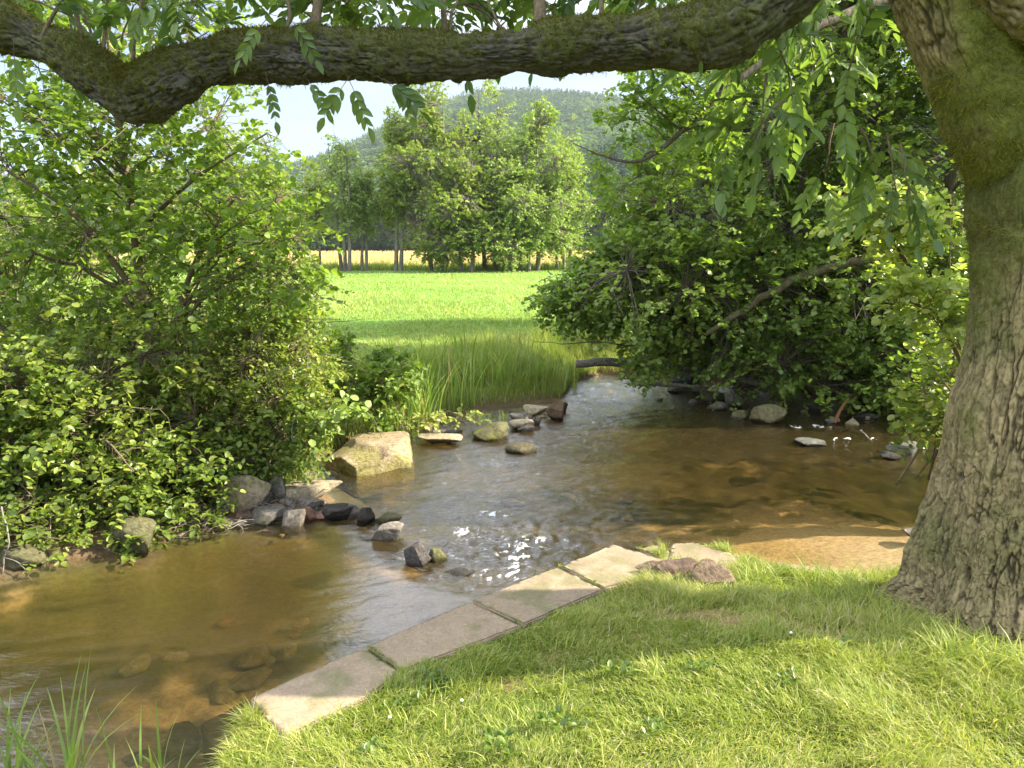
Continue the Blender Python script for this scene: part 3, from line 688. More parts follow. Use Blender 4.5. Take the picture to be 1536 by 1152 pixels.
def mf_trunk(P, Nf, lump, fine):
    z = P[:, 2]; left = -Nf[:, 0]
    a = sst(1.3, 2.1, z+1.3*lump+.35*left)
    b = .38*sst(.05, .45, lump+.25*fine)*sst(2.2, .2, z)*.6
    c = sst(-.1, .5, left+Nf[:, 1]*-.4)*sst(.9, 1.6, z+.6*lump)*.9
    return np.clip(np.maximum(np.maximum(a, b), c), 0, 1)
V, q, C, mw, Nf = limb(trunk, 640, 720, 3, 31, .09, mf_trunk, 1.4)
th = np.arctan2(V[:, 1]-3.28, V[:, 0]-tx)
but = sst(.75, -.1, V[:, 2])*(.035*np.sin(th*5+1.0)+.02*np.sin(th*9+2.5))
V = V+Nf*np.array([1, 1, 0])*but[:, None]
mk('trunk', off(V, ASH), [q], m_barkcol, root, {'col': C}, True)
fz = [fuzz(V, Nf, mw*(V[:, 2] > .9), 26000, 4, .012, .35)]
def mf_fork(P, Nf, lump, fine):
    return np.clip(1.1*sst(2.5, 1.9, P[:, 2]+.5*lump)+sst(-.55, .15, Nf[:, 2]*.6+Nf[:, 0]*.8-Nf[:, 1]*.35+.5*lump+.1), 0, 1)
fork = px([(1660, 500, 3.6, 50), (1650, 410, 3.6, 50), (1588, 310, 3.5, 66), (1526, 212, 3.33, 64), (1472, 112, 3.2, 55), (1422, 5, 3.15, 50), (1380, -110, 3.12, 50), (1330, -230, 3.2, 52), (1300, -420, 3.3, 44)])
V, q, C, mw, Nf = limb(fork, 320, 260, 5, 32, .12, mf_fork, 1.9)  # moss colour and fuzz lightened on the fork to look sunlit
mk('fork_stem', off(V, ASH), [q], m_barkcol, root, {'col': C}, True); fz.append(fuzz(V, Nf, mw, 40000, 6, .016, .45))
def mf_limb(P, Nf, lump, fine):
    return np.clip(sst(-.45, .55, Nf[:, 2]*.55+1.0*lump+.9*fine+.08), 0, 1)*.95
main = px([(1345, -170, 3.15, 46), (1270, -105, 3.15, 47), (1190, -30, 3.18, 48), (1120, 22, 3.2, 47), (1055, 52, 3.22, 45), (990, 58, 3.25, 37), (900, 64, 3.28, 31), (800, 74, 3.3, 31),
           (700, 84, 3.3, 31), (600, 87, 3.3, 30), (500, 84, 3.3, 32), (430, 83, 3.3, 30), (370, 85, 3.3, 29), (310, 96, 3.3, 29), (265, 118, 3.3, 34), (225, 138, 3.3, 31), (190, 144, 3.3, 29), (150, 120, 3.32, 27), (100, 84, 3.35, 24), (40, 52, 3.4, 23), (-30, 22, 3.45, 24), (-140, -20, 3.5, 20)])
V, q, C, mw, Nf = limb(main, 760, 150, 9, 36, .34, mf_limb, base=(.085, .078, .068))
mk('mossy_limb', off(V, ASH), [q], m_barkcol, root, {'col': C}, True); fz.append(fuzz(V, Nf, mw, 42000, 8, .011))
knob = px([(205, 120, 3.3, 24), (200, 150, 3.29, 27), (192, 172, 3.28, 19), (190, 184, 3.28, 9)])
V, q, C, mw, Nf = limb(knob, 40, 48, 12, 24, .3, mf_limb, base=(.12, .1, .08))
mk('limb_knob', off(V, ASH), [q], m_barkcol, root, {'col': C}, True)
corner = px([(1640, 60, 2.95, 34), (1570, 28, 2.95, 30), (1500, -10, 2.98, 26), (1440, -70, 3.0, 22)])
V, q, C, mw, Nf = limb(corner, 70, 60, 15, 22, .25, mf_limb)
mk('upper_branch', off(V, ASH), [q], m_barkcol, root, {'col': C}, True); fz.append(fuzz(V, Nf, mw, 5000, 9))
Q, qq, rn = [], [], []; o_ = 0
for a, b, c in fz: Q.append(a); qq.append(b+o_); rn.append(c); o_ += len(a)
m_moss = leafmat('moss', [(0, (.035, .05, .008)), (.45, (.065, .085, .014)), (.75, (.10, .14, .02)), (1, (.16, .2, .03))], tf=.25, spec=.05)
tag(mk('moss', off(np.concatenate(Q), ASH), [np.concatenate(qq)], m_moss, root, {'rnd': np.concatenate(rn)}), kind='stuff')
# shoots and ash leaves
r = np.random.default_rng(21)
def ash_leaves(P, D, L, r, pairs=4, ref=(0, 0, 1.0)):
    M_ = len(P); D = nrm(D); ref = np.array(ref)+r.normal(0, .25, (M_, 3)); ref = np.where(np.abs(D[:, 2:3]) > .8, nrm(r.normal(0, 1, (M_, 3))*[1, 1, .1]), ref) if ref[0, 2] > .3 else ref; side = nrm(np.cross(D, ref))
    pos, dd, up, sz, rn = [], [], [], [], []
    rach = []
    lr = r.random(M_)
    bendz = r.uniform(.15, .45, M_)
    def at(t): 
        p = P+D*(L*t)[:, None]; p = p.copy(); p[:, 2] -= bendz*L*t*t; return p
    for k in range(pairs):
        t = .32+.6*k/pairs
        for s in (1, -1):
            pos.append(at(np.full(M_, t))); d = side*s*.8+D*.75; d[:, 2] -= .25+.3*t; dd.append(d+r.normal(0, .1, d.shape))
            up.append(ref+r.normal(0, .3, (M_, 3))); sz.append(L*.36*r.uniform(.8, 1.15, M_)*(1-.15*abs(k-1.5)/1.5)); rn.append(np.clip(lr+r.normal(0, .1, M_), 0, 1))
    pos.append(at(np.ones(M_)*.93)); d = D*1.0; d = d.copy(); d[:, 2] -= .5; dd.append(d); up.append([0, 0, 1.0]+r.normal(0, .3, (M_, 3))); sz.append(L*.38); rn.append(lr)
    lv = leaves(np.concatenate(pos), np.concatenate(dd), np.concatenate(up), np.concatenate(sz), 'lance', np.concatenate(rn))
    tt = np.linspace(0, .95, 5); c = np.stack([at(np.full(M_, t)) for t in tt], 1)
    return lv, c
LV, CR, TW = [], [], []
def sprig(p, d, L, n=6, ll=.28, droop=.1):
    d = nrm(np.array(d, float)); t = np.linspace(0, 1, 6)[:, None]; c = p+d*L*t; c[:, 2] -= droop*t[:, 0]**2; c += r.normal(0, .006, c.shape)*t
    TW.append((c, np.linspace(.006, .002, 6)))
    k = r.uniform(.25, 1, n); k[0] = 1; ii = np.clip((k*5).astype(int), 0, 5)
    dirs = nrm(d*.6+nrm(r.normal(0, 1, (n, 3)))*.8)
    lv, cr = ash_leaves(c[ii], dirs, ll*r.uniform(.7, 1.15, n), r); LV.append(lv); CR.append(cr)
for i in range(54):
    u, v, Y_ = r.uniform(-60, 600), r.uniform(-150, 30), r.uniform(3.1, 4.3)
    if u > 330 and v > 0: v -= 20
    sprig(PY(u, v, Y_), [r.normal(0, 1), r.normal(0, .5), r.uniform(-.1, .9)], .25, 6, .22)
for i in range(16): sprig(PY(r.uniform(590, 860), r.uniform(-70, 15), r.uniform(3.4, 4.4)), [r.normal(0, 1), .3, r.uniform(-.3, .6)], .22, 5, .24)
for i in range(10): sprig(PY(r.uniform(860, 1080), r.uniform(-80, -25), r.uniform(3.2, 4.0)), [r.normal(0, 1), .3, r.uniform(-.4, .3)], .22, 5, .24)
for i in range(14): sprig(PY(r.uniform(1070, 1300), r.uniform(-90, 100), r.uniform(3.4, 4.8)), [r.normal(-.3, .7), r.normal(0, .4), r.uniform(-.9, .1)], .28, 6, .27, .15)
for u, v, Y_ in [(1150, 110, 3.4), (1120, 150, 3.5), (1180, 150, 3.4), (1290, 190, 3.5), (1330, 200, 3.4), (1350, 215, 3.35), (1250, 185, 3.7)]:
    sprig(PY(u, v, Y_), [r.normal(-.2, .5), -.2, -.8], .16, 5, .25, .1)
# a few leaves hanging below the limb, seen against the sky
def hang(u, v, Y_, du, ll):
    P = PY(u, v, Y_)[None]; lv, cr = ash_leaves(P, np.array([[du, .1, -.55]]), np.array([ll]), r, ref=(.1, -1, .15)); LV.append(lv); CR.append(cr)
hang(520, 112, 3.22, .25, .2); hang(525, 114, 3.2, -.5, .19); hang(566, 114, 3.2, .9, .22); hang(590, 116, 3.25, .3, .15); hang(398, 108, 3.22, .1, .15); hang(455, 112, 3.24, .5, .14); hang(575, 118, 3.2, 1.2, .17)
hang(400, 28, 3.05, -.6, .17); hang(430, 22, 3.1, .5, .16); hang(20, 60, 3.1, -.1, .2); hang(1030, -10, 3.1, .2, .2)
V, Fs, at = join(LV); mk('leaves', off(V, ASH), Fs, m_ashleaf, root, at)
# thin shoots standing on the limb
for u0, v0, u1, v1, r_ in [(135, 92, 98, -40, 3.5), (150, 100, 168, -40, 3), (165, 108, 120, 10, 2.5), (195, 112, 215, -20, 3), (432, 46, 430, -40, 3), (668, 52, 664, -40, 4.5), (672, 50, 690, -40, 2.5),
                          (812, 42, 806, -50, 10), (902, 32, 900, -50, 4), (470, 50, 480, -30, 8), (760, 50, 720, -30, 2), (250, 100, 300, 60, 1.5), (940, 30, 985, -40, 1.5), (60, 50, 110, -40, 3), (1400, 30, 1340, -80, 7)]:
    a, b = PY(u0, v0+12, 3.3), PY(u1, v1, 3.35); t = np.linspace(0, 1, 6)[:, None]; c = a+(b-a)*t+r.normal(0, .008, (6, 3))*t
    k = r_/F*3.4; V_, q_ = tubes(c[None], np.linspace(k, k*.7, 6)[None], 8); mk('shoot', off(V_, ASH), [q_], m_twig, root, smooth=True)
V1, q1 = tubes(np.stack([c for c, _ in TW]), np.stack([k for _, k in TW]), 6)
cr = np.concatenate(CR); V2, q2 = tubes(cr, np.repeat(np.linspace(.0018, .0009, 5)[None], len(cr), 0), 3)
V, Fs, _ = join([(V1, [q1], {}), (V2, [q2], {})]); tag(mk('leaf_stalks', off(V, ASH), Fs, m_twig, root, smooth=True), kind='stuff')
# upper crown, above the picture: it shades the limb
A, own, lob = lobe_points([((4.9, 2.6, 5.7), (1.8, 1.0, .8)), ((2.0, 3.6, 5.0), (2.0, .9, .7)), ((7.2, 2.2, 7.0), (1.6, 1.2, 1.2))], 2300, r, .3, .2, .8)
D = nrm(A-lob[own, :3]+r.normal(0, .8, A.shape))
V, Fs, at = twig_leaves(A, D, r.uniform(.25, .5, len(A)), 10, .12, 'oval', r); mk('crown', off(V, ASH), Fs, m_ashleaf, root, at)
lb = []
for i in range(26):
    k = r.integers(len(A)); s0 = np.array([tx+.55, 3.4, 3.3]); e = A[k]; c = smooth_path([s0, (s0+e)/2+r.normal(0, .15, 3)+[0, 0, .2], e], 8); lb.append(c)
V, q = tubes(np.stack(lb), np.repeat(np.linspace(.05, .01, 8)[None], len(lb), 0), 6); mk('upper_limbs', off(V, ASH), [q], m_bark, root, smooth=True)
# second stem behind
S2 = np.array([4.32, 5.82, -.4])
p2 = [[4.32, 5.82, -.7, .30], [4.32, 5.82, .1, .25], [4.32, 5.82, 1.6, .23], [4.34, 5.83, 3.2, .22], [4.4, 5.85, 5.0, .18], [4.5, 5.9, 7.0, .12]]
rt = empty('ash_tree', S2, 'pale furrowed straight trunk standing behind the mossy ash fork', 'tree')
V, q, C, mw, Nf = limb(p2, 420, 170, 31, 34, .1, lambda P, Nf, l, f: np.zeros(len(P)), base=(.30, .26, .2)); mk('trunk', off(V, S2), [q], m_barkcol, rt, {'col': C}, True)
A, own, lob = lobe_points([((4.9, 4.4, 8.2), (1.6, .9, 1.0))], 500, r, .3, .2, .8)
V, Fs, at = twig_leaves(A, nrm(r.normal(0, 1, A.shape)), r.uniform(.25, .5, len(A)), 9, .12, 'oval', r); mk('crown', off(V, S2), Fs, m_ashleaf, rt, at)
# ================================================================= bushes and bank trees
def L(u, v, Y_, ru, rv, ry):
    c = PY(u, v, Y_); k = np.linalg.norm(c-[0, 0, EYE])/F; return (tuple(c), (ru*k, ry, rv*k))
def T(*rows):
    return [[*PY(u, v, Y_), r_] for u, v, Y_, r_ in rows]
gz = lambda dz: (lambda x, y: np.maximum(height(x, y), -.5)+dz)
# --- left bank: young alder and brambles
b = PY(262, 660, 6.3); b[2] = float(height([b[0]], [b[1]])[0])
plant('alder_tree', 'young alder with thin grey trunk rising out of the brambles on the left bank', 'tree', b,
      [T((262, 690, 6.3, .06), (252, 560, 6.3, .05), (215, 430, 6.3, .042), (200, 330, 6.25, .035), (180, 200, 6.2, .028), (165, 80, 6.2, .02), (160, -60, 6.2, .012)),
       T((250, 540, 6.3, .03), (290, 400, 6.1, .02), (350, 300, 6.0, .012)), T((225, 470, 6.3, .03), (120, 330, 6.1, .02), (10, 255, 6.0, .012)),
       T((205, 350, 6.3, .02), (290, 270, 6.0, .014), (400, 200, 6.0, .006))],
      [L(190, 50, 6.3, 210, 110, 1.0), L(60, 180, 6.2, 150, 100, .8), L(250, 250, 6.1, 170, 130, .8), L(330, 200, 6.0, 95, 60, .4), L(80, 330, 6.2, 180, 110, .9),
       L(340, 350, 6.1, 120, 90, .7), L(400, 400, 6.1, 80, 60, .5), L(200, 430, 6.2, 210, 90, .8), L(430, 330, 5.9, 60, 60, .4), L(455, 440, 5.8, 45, 28, .25)],
      1750, .24, 9, .052, 'round', m_alder, m_twig, 41, nlimb=80, maxb=.62, shell=.15, gap=.22, gscale=1.5, droop=.10, rb=.003, limb_r=.22)
b = PY(60, 640, 6.8); b[2] = 0
plant('alder_tree', 'leafy alder at the far left edge rising behind the bramble', 'tree', b,
      [T((40, 680, 7.2, .07), (20, 480, 7.2, .06), (-40, 250, 7.2, .045), (-60, 0, 7.2, .03), (-60, -200, 7.2, .02))],
      [L(-60, 380, 7.3, 190, 160, 1.0), L(110, 480, 7.4, 200, 90, .8), L(330, 520, 7.6, 140, 70, .6)],
      1000, .26, 10, .058, 'round', m_alder, m_twig, 42, nlimb=40, maxb=.9, shell=.2, gap=.22, gscale=1.2, rb=.003, limb_r=.2)
def bush(name, label, lobes, n, seed, ls=.058, mat=None, tm='oval', base_uvY=None, nl=8, tl=.2, cat='bush', zoff=.02, gap=.3, nst=14, sr=.012, **kw):
    r = np.random.default_rng(seed); c0 = np.array(lobes[0][0]); b = c0.copy() if base_uvY is None else PY(*base_uvY)
    b[2] = max(float(height([b[0]], [b[1]])[0]), -.5)
    tr = []
    for i in range(nst):
        a = b+np.array([r.normal(0, .25), r.normal(0, .2), -.05]); c, q = lobes[r.integers(len(lobes))]
        e = np.array(c)+r.normal(0, .5, 3)*np.array(q); m_ = (a+e)/2+np.array([0, 0, .35*abs(e[0]-a[0])])
        tr.append([[*a, sr], [*m_, sr*.75], [*e, sr*.35]])
    return plant(name, label, cat, b, tr, lobes, n, tl, nl, ls, tm, mat or m_bramble, m_twig, seed, nlimb=50, shell=.45, gap=gap, gscale=1.8,
                 zmin=gz(zoff), rb=.0028, trunk_sides=5, crown='foliage', limb_r=.12, bark_noise=0, **kw)
bush('bramble_bush', 'bramble thicket hanging over the water at the left edge of the pool',
     [L(60, 640, 5.6, 170, 130, .6), L(80, 740, 5.35, 150, 90, .45), L(200, 720, 5.5, 130, 100, .45), L(150, 815, 5.05, 80, 36, .2), L(-60, 700, 5.5, 120, 150, .6), L(200, 790, 5.2, 50, 45, .2), L(110, 822, 4.95, 90, 34, .22), L(30, 810, 4.9, 70, 50, .25)],
     3000, 51, .055, nst=30)
bush('bramble_bush', 'sunlit bramble thicket above the stone heap beside the big boulder',
     [L(330, 620, 6.1, 130, 100, .6), L(400, 560, 6.3, 90, 90, .6), L(390, 680, 6.0, 85, 40, .35), L(240, 600, 5.9, 120, 110, .6), L(430, 640, 6.2, 55, 70, .35), L(300, 700, 5.7, 70, 50, .3)],
     2400, 52, .048, nst=40)
bush('bramble_bush', 'upper bramble mass with bare brown stems at the meadow edge',
     [L(400, 470, 6.7, 90, 60, .6), L(440, 430, 6.8, 50, 30, .4), L(300, 500, 6.7, 150, 80, .7), L(130, 560, 6.6, 180, 90, .7), L(445, 540, 6.6, 45, 60, .4)],
     1700, 53, .05, nst=46, sr=.007, base_uvY=(330, 600, 7.0))
bush('bramble_bush', 'bright yellow green sprig reaching over the grass above the big boulder', [L(482, 612, 6.1, 38, 14, .12), L(455, 622, 6.2, 30, 16, .12)], 70, 54, .06, mat=m_farpale, tm='round', base_uvY=(420, 660, 6.3), nst=3, sr=.003, maxb=.6)
# bare stems and dead wood in the thicket
r = np.random.default_rng(8)
def sticks(name, label, cat, lst, mat=None, kind=None, wob=.02, group=None, sides=6):
    cs, rs = [], []
    for rows in lst:
        p = smooth_path([[*PY(u, v, Y_), rd] for u, v, Y_, rd in rows], 12); p[1:-1, :3] += r.normal(0, wob*np.linalg.norm(p[-1, :3]-p[0, :3])*.3, (10, 3)); cs.append(p[:, :3]); rs.append(p[:, 3])
    V, q = tubes(np.stack(cs), np.stack(rs), sides); c = V.mean(0)
    o = mk(name, V-c, [q], mat or m_twig, smooth=True); o.location = tuple(c)
    return tag(o, label, cat, group, kind)
lst = []
for i in range(120):
    u, v = r.uniform(260, 470), r.uniform(430, 720); a = r.uniform(0, 3.1); l = r.uniform(25, 75); Y_ = 5.75+r.uniform(0, .7)+(.4 if v < 560 else 0)
    lst.append([(u, v, Y_, .0045), (u+l*cos(a)*.5+r.normal(0, 4), v-l*sin(a)*.5, Y_, .0035), (u+l*cos(a), v-l*sin(a)+r.normal(0, 6), Y_+r.normal(0, .1), .002)])
sticks('dead_twigs', 'tangle of dead brown bramble stems inside the left thicket', 'twigs', lst, m_log, kind='stuff')
lst = []
for i in range(300):
    k = r.random(); u = 240+k*240+r.normal(0, 8); v = 800-k*40+r.uniform(-34, 8); p = PZ(u, v, -.44); a = r.uniform(0, 6.3); l = r.uniform(.05, .22)
    e = p+np.array([cos(a), sin(a), r.uniform(-.1, .25)])*l; hh = float(height([p[0]], [p[1]])[0]); p[2] = max(hh, -.5)+r.uniform(0, .06); e[2] = p[2]+r.uniform(-.02, .06)
    lst.append((p, e))
cs = np.stack([np.stack([p+(e-p)*t for t in (0, .35, .7, 1)]) for p, e in lst]); cs[:, 1:3] += r.normal(0, .008, cs[:, 1:3].shape)
V, q = tubes(cs, np.repeat(np.array([[.0045, .004, .003, .0015]]), len(cs), 0), 5)
tag(mk('dead_twigs', V, [q], m_log, smooth=True), 'dry twig litter lying among the stones of the left heap', 'twigs', kind='stuff')
sticks('dead_branch', 'pale forked dead twig dipping into the pool at the far left', 'branch', [[(2, 760, 4.75, .006), (14, 810, 4.65, .005), (4, 850, 4.6, .004), (2, 900, 4.55, .003)], [(6, 836, 4.62, .004), (30, 846, 4.6, .003), (52, 878, 4.55, .002)], [(30, 846, 4.6, .003), (42, 842, 4.6, .002), (52, 838, 4.6, .001)]], m_log)
sticks('dead_branch', 'brown bare twigs trailing on the water beneath the bramble', 'branch', [[(100, 846, 5.0, .004), (150, 842, 4.95, .003), (190, 852, 4.9, .002)], [(140, 846, 5.0, .004), (190, 846, 4.95, .003), (236, 824, 4.95, .002)], [(170, 840, 5.0, .004), (210, 826, 4.95, .003), (258, 812, 4.95, .002)]], m_twig)
# --- right bank
b = PY(1330, 560, 10.6); b[2] = -.1
plant('alder_tree', 'big multi-stemmed alder filling the far bank with low boughs over the water', 'tree', b,
      [T((1330, 600, 10.6, .16), (1310, 400, 10.6, .13), (1280, 150, 10.6, .1), (1260, -150, 10.6, .06), (1250, -350, 10.7, .03)),
       T((1380, 600, 10.9, .13), (1180, 330, 10.9, .09), (1080, 120, 10.8, .06), (1020, -100, 10.8, .03)),
       T((1330, 590, 10.3, .12), (1420, 300, 10.2, .09), (1440, 50, 10.2, .06), (1460, -200, 10.2, .03))],
      [L(1080, 330, 10.2, 170, 120, 1.2), L(1000, 420, 9.9, 150, 90, 1.0), L(1230, 250, 10.6, 200, 150, 1.5), L(1150, 120, 11, 150, 130, 1.4), L(1330, 80, 11, 180, 160, 1.5),
       L(1150, 450, 9.9, 170, 90, 1.0), L(1300, 450, 9.8, 160, 110, 1.0), L(1420, 250, 10.2, 150, 180, 1.3), L(1050, 60, 11.5, 70, 60, .8), L(1200, -60, 11, 200, 120, 1.4), L(1290, -260, 11, 260, 160, 1.8),
       L(1500, 20, 10.4, 170, 200, 1.4), L(1130, 540, 9.7, 120, 40, .6), L(1260, 550, 9.5, 150, 50, .6), L(1420, 560, 9.0, 90, 60, .5)],
      9500, .30, 11, .064, 'round', m_right, m_bark, 61, nlimb=130, maxb=1.5, shell=.35, gap=.22, gscale=.8, zmin=-.3, rb=.005, droop=.25)
b = PY(1010, 500, 11.6); b[2] = -.1
plant('alder_tree', 'low spreading alder bough mass at the meadow end of the far bank', 'tree', b,
      [T((1060, 540, 11.3, .09), (1010, 470, 11.1, .07), (930, 430, 10.8, .04), (860, 430, 10.6, .02)), T((1060, 540, 11.3, .08), (1000, 420, 11.2, .05), (930, 380, 11.2, .03), (860, 395, 11, .015))],
      [L(930, 440, 10.6, 105, 50, .8), L(880, 450, 10.4, 75, 38, .5), L(960, 390, 10.9, 80, 45, .8), L(1020, 480, 10.4, 100, 60, .7), L(972, 540, 9.7, 26, 22, .2), L(980, 330, 10.9, 60, 50, .5), L(905, 400, 10.8, 55, 20, .4)],
      1900, .26, 10, .064, 'round', m_right, m_bark, 62, nlimb=50, maxb=.9, shell=.2, gap=.24, gscale=1.1, zmin=-.3, rb=.004, droop=.2)
b = PY(1240, 500, 15.5); b[2] = 0
plant('alder_tree', 'tall alder crown rising behind the far bank trees to the top of the view', 'tree', b,
      [T((1240, 520, 15.5, .2), (1220, 250, 15.5, .16), (1180, -50, 15.5, .1), (1170, -300, 15.5, .05))],
      [L(1190, 100, 15.5, 170, 130, 1.9), L(1130, 30, 15.5, 100, 80, 1.2), L(1160, 250, 15, 170, 120, 1.6), L(1060, 300, 15, 90, 90, 1.3), L(1050, 400, 15, 110, 80, 1.5), L(1250, -150, 15.5, 230, 160, 2.0), L(1380, 50, 15, 200, 240, 2), L(1000, 240, 15, 60, 50, .8)],
      4000, .42, 11, .09, 'round', m_right, m_bark, 63, nlimb=46, shell=.4, gap=.26, gscale=.6, rb=.006, droop=.25)
# long thin bough arching left against the hillside
b = PY(1330, 60, 8.5)
b = PY(1500, 560, 8.9); b[2] = -.2
plant('alder_tree', 'alder whose long dark bough arches left high across the wooded hill', 'tree', b,
      [T((1540, 600, 8.9, .12), (1520, 300, 8.8, .1), (1400, 20, 8.4, .07), (1250, 30, 8.0, .05), (1110, 118, 7.8, .035), (1040, 180, 7.8, .028), (990, 225, 7.8, .022), (950, 243, 7.8, .016), (900, 232, 7.8, .009), (860, 215, 7.8, .004)),
       T((992, 224, 7.8, .014), (968, 232, 7.8, .01), (958, 262, 7.8, .006), (940, 275, 7.8, .003)), T((1022, 196, 7.8, .012), (985, 165, 7.8, .007), (955, 140, 7.8, .003))],
      [L(1010, 130, 7.8, 80, 28, .3), L(960, 170, 7.8, 55, 26, .25), L(890, 215, 7.8, 42, 18, .2), L(925, 250, 7.8, 60, 20, .25), L(1060, 190, 7.8, 60, 40, .35), L(940, 290, 7.9, 45, 22, .25), L(1000, 260, 7.8, 50, 26, .25), L(1130, 60, 8.2, 80, 60, .5), L(980, 105, 7.9, 45, 12, .2)],
      620, .2, 9, .055, 'round', m_right, m_bark, 64, nlimb=26, shell=.1, gap=.3, gscale=1.5, rb=.0025, droop=.08, maxb=.6, limb_r=.15)
m_bough = barkmat('mossy_bough', (.07, .06, .03), (.2, .17, .1), 22, .6)
# leaning light grey bough through the leaves
sticks('dead_branch', 'thick pale dead bough slanting through the leaves over the far bank', 'branch', [[(1345, 392, 9.5, .055), (1270, 396, 9.4, .056), (1200, 415, 9.3, .055), (1150, 442, 9.25, .048), (1100, 474, 9.2, .04), (1060, 500, 9.2, .03)]], m_bough, wob=.02, sides=10)
# bright sprig in the sun near the trunk
b = PY(1500, 720, 6.2); b[2] = -.45
plant('hazel_bush', 'brilliantly sunlit hazel shoots arching up beside the ash trunk', 'bush', b,
      [T((1530, 700, 6.4, .03), (1440, 540, 6.2, .018), (1390, 440, 6.1, .014), (1330, 350, 6.0, .01), (1270, 290, 6.0, .005)), T((1480, 640, 6.2, .012), (1430, 480, 6.1, .009), (1425, 330, 6.1, .004)), T((1520, 660, 6.2, .014), (1440, 600, 6.1, .01), (1390, 540, 6.1, .004))],
      [L(1330, 330, 6.0, 85, 36, .25), L(1400, 390, 6.1, 65, 60, .3), L(1400, 330, 6.1, 60, 36, .25), L(1285, 300, 6.0, 35, 26, .18), L(1420, 470, 6.1, 50, 50, .25), L(1360, 440, 6.1, 30, 30, .2)],
      420, .15, 8, .062, 'round', m_hazel_sunlit, m_twig, 65, nlimb=24, shell=.05, gap=.3, gscale=2, rb=.0022, droop=.05, maxb=.5, limb_r=.12)
bush('hazel_bush', 'shaded green shoots hanging to the water beside the foot of the ash trunk', [L(1410, 580, 6.6, 60, 60, .4), L(1420, 640, 6.5, 55, 40, .3), L(1470, 560, 6.7, 60, 110, .5)], 330, 66, .065, mat=m_bramble, tm='round', nst=8)
bush('alder_bush', 'dark leafy undergrowth under the alders along the far bank', [L(1120, 520, 11.0, 100, 40, .5), L(1250, 500, 11.0, 150, 70, .6), L(1390, 520, 10.4, 110, 80, .6), L(1040, 500, 11.3, 80, 40, .6), L(1200, 400, 11.8, 240, 130, .5), L(1460, 480, 9.8, 90, 150, .6)], 2600, 67, .10, mat=m_right, nst=20, gap=.5)
# --- logs
sticks('fallen_log', 'weathered grey fallen log lying on the far bank', 'log', [[(864, 546, 10.9, .055), (900, 543, 10.85, .065), (950, 546, 10.8, .06), (985, 552, 10.7, .05)]], m_log, sides=12)
sticks('fallen_log', 'long brown fallen trunk sloping under the alder leaves on the far bank', 'log', [[(960, 548, 10.9, .05), (1020, 552, 10.8, .06), (1080, 560, 10.6, .06), (1120, 572, 10.4, .05), (1200, 590, 10.2, .03)]], m_log, sides=12)
sticks('driftwood', 'flat grey driftwood plank at the far waterline', 'driftwood', [[(955, 576, 10.1, .03), (1000, 577, 10.1, .035), (1040, 580, 10.0, .02)]], m_log)
sticks('dead_branch', 'rusty stick leaning out of the rapids', 'branch', [[(1252, 634, 8.75, .022), (1262, 612, 8.8, .018), (1274, 597, 8.85, .01)]], barkmat('rusty_wood', (.16, .07, .03), (.3, .15, .07), 30, 1))
sticks('dead_branch', 'slender stick poking from the foam of the rapids', 'branch', [[(1306, 662, 8.1, .01), (1298, 652, 8.15, .008), (1290, 645, 8.2, .005)]], m_log)
sticks('dead_branch', 'bent bare twig rising over the shaded grey stones', 'branch', [[(1078, 592, 9.7, .01), (1076, 580, 9.7, .009), (1086, 578, 9.7, .008), (1100, 588, 9.7, .006)]], m_log)
sticks('dead_branch', 'drooping bare twig by the fallen log dipping to the water', 'branch', [[(1000, 540, 9.8, .008), (990, 560, 9.8, .008), (980, 572, 9.8, .006)]], m_log)
sticks('dead_branch', 'short drooping bare twig left of the other one by the fallen log', 'branch', [[(950, 545, 9.9, .008), (938, 562, 9.9, .006), (930, 574, 9.9, .006)]], m_log)
sticks('dead_branch', 'thin horizontal bare bough reaching left over the reeds', 'branch', [[(950, 520, 10.2, .014), (900, 512, 10.1, .011), (850, 516, 10.0, .008), (800, 512, 9.9, .004)]], m_bark)
# ================================================================= grass
def scatter(x0, x1, y0, y1, n, r, ok):
    out = []
    while n > 0:
        x = r.uniform(x0, x1, n*2); y = r.uniform(y0, y1, n*2); k = ok(x, y, r.random(n*2)); x, y = x[k][:n], y[k][:n]
        if len(x) == 0: break
        out.append(np.stack([x, y], 1)); n -= len(x)
    return np.concatenate(out)
r = np.random.default_rng(91)
SLABZ = [np.array([PZ(u, v, -.19)[:2] for u, v in q]) for q in
         ([(375, 1046), (548, 968), (602, 1006), (560, 1042), (428, 1106)], [(546, 968), (705, 900), (785, 938), (600, 1007)], [(704, 901), (838, 848), (908, 884), (785, 938)], [(838, 848), (919, 815), (1012, 842), (990, 862), (905, 884)], [(1005, 812), (1112, 834), (1098, 856), (1000, 845)])]
def lawn_ok(x, y, q):
    sd = sdist(x, y); k = near_side(x, y) & (sd > .03)
    for s in SLABZ: k &= sdist(x, y, s) > .012
    k &= np.hypot(x-2.4, y-3.28) > .5
    b = sst(.30, .5, fbm(xy0(x, y, .9, 3.), 4, 35)+.25*fbm(xy0(x, y, 5.), 4, 33))
    p = PZ(765, 985, -.05); b = np.maximum(b, np.exp(-((x-p[0])/.17)**2-((y-p[1])/.12)**2))
    vis = np.abs(x) < y*.78+.25
    return k & vis & (q > b*.9)
xy = scatter(-2.2, 4.4, 1.55, 6.2, 210000, r, lambda x, y, q: lawn_ok(x, y, q) & (r.random(len(x)) < np.clip(3.2/y, .35, 1)**1.5))
z = height(xy[:, 0], xy[:, 1])
n = len(xy); P = np.column_stack([xy, z-.004])
tuft = sst(-.1, .45, fbm(xy0(xy[:, 0], xy[:, 1], 2.4), 3, 71)); fine = fbm(xy0(xy[:, 0], xy[:, 1], 9), 2, 72)
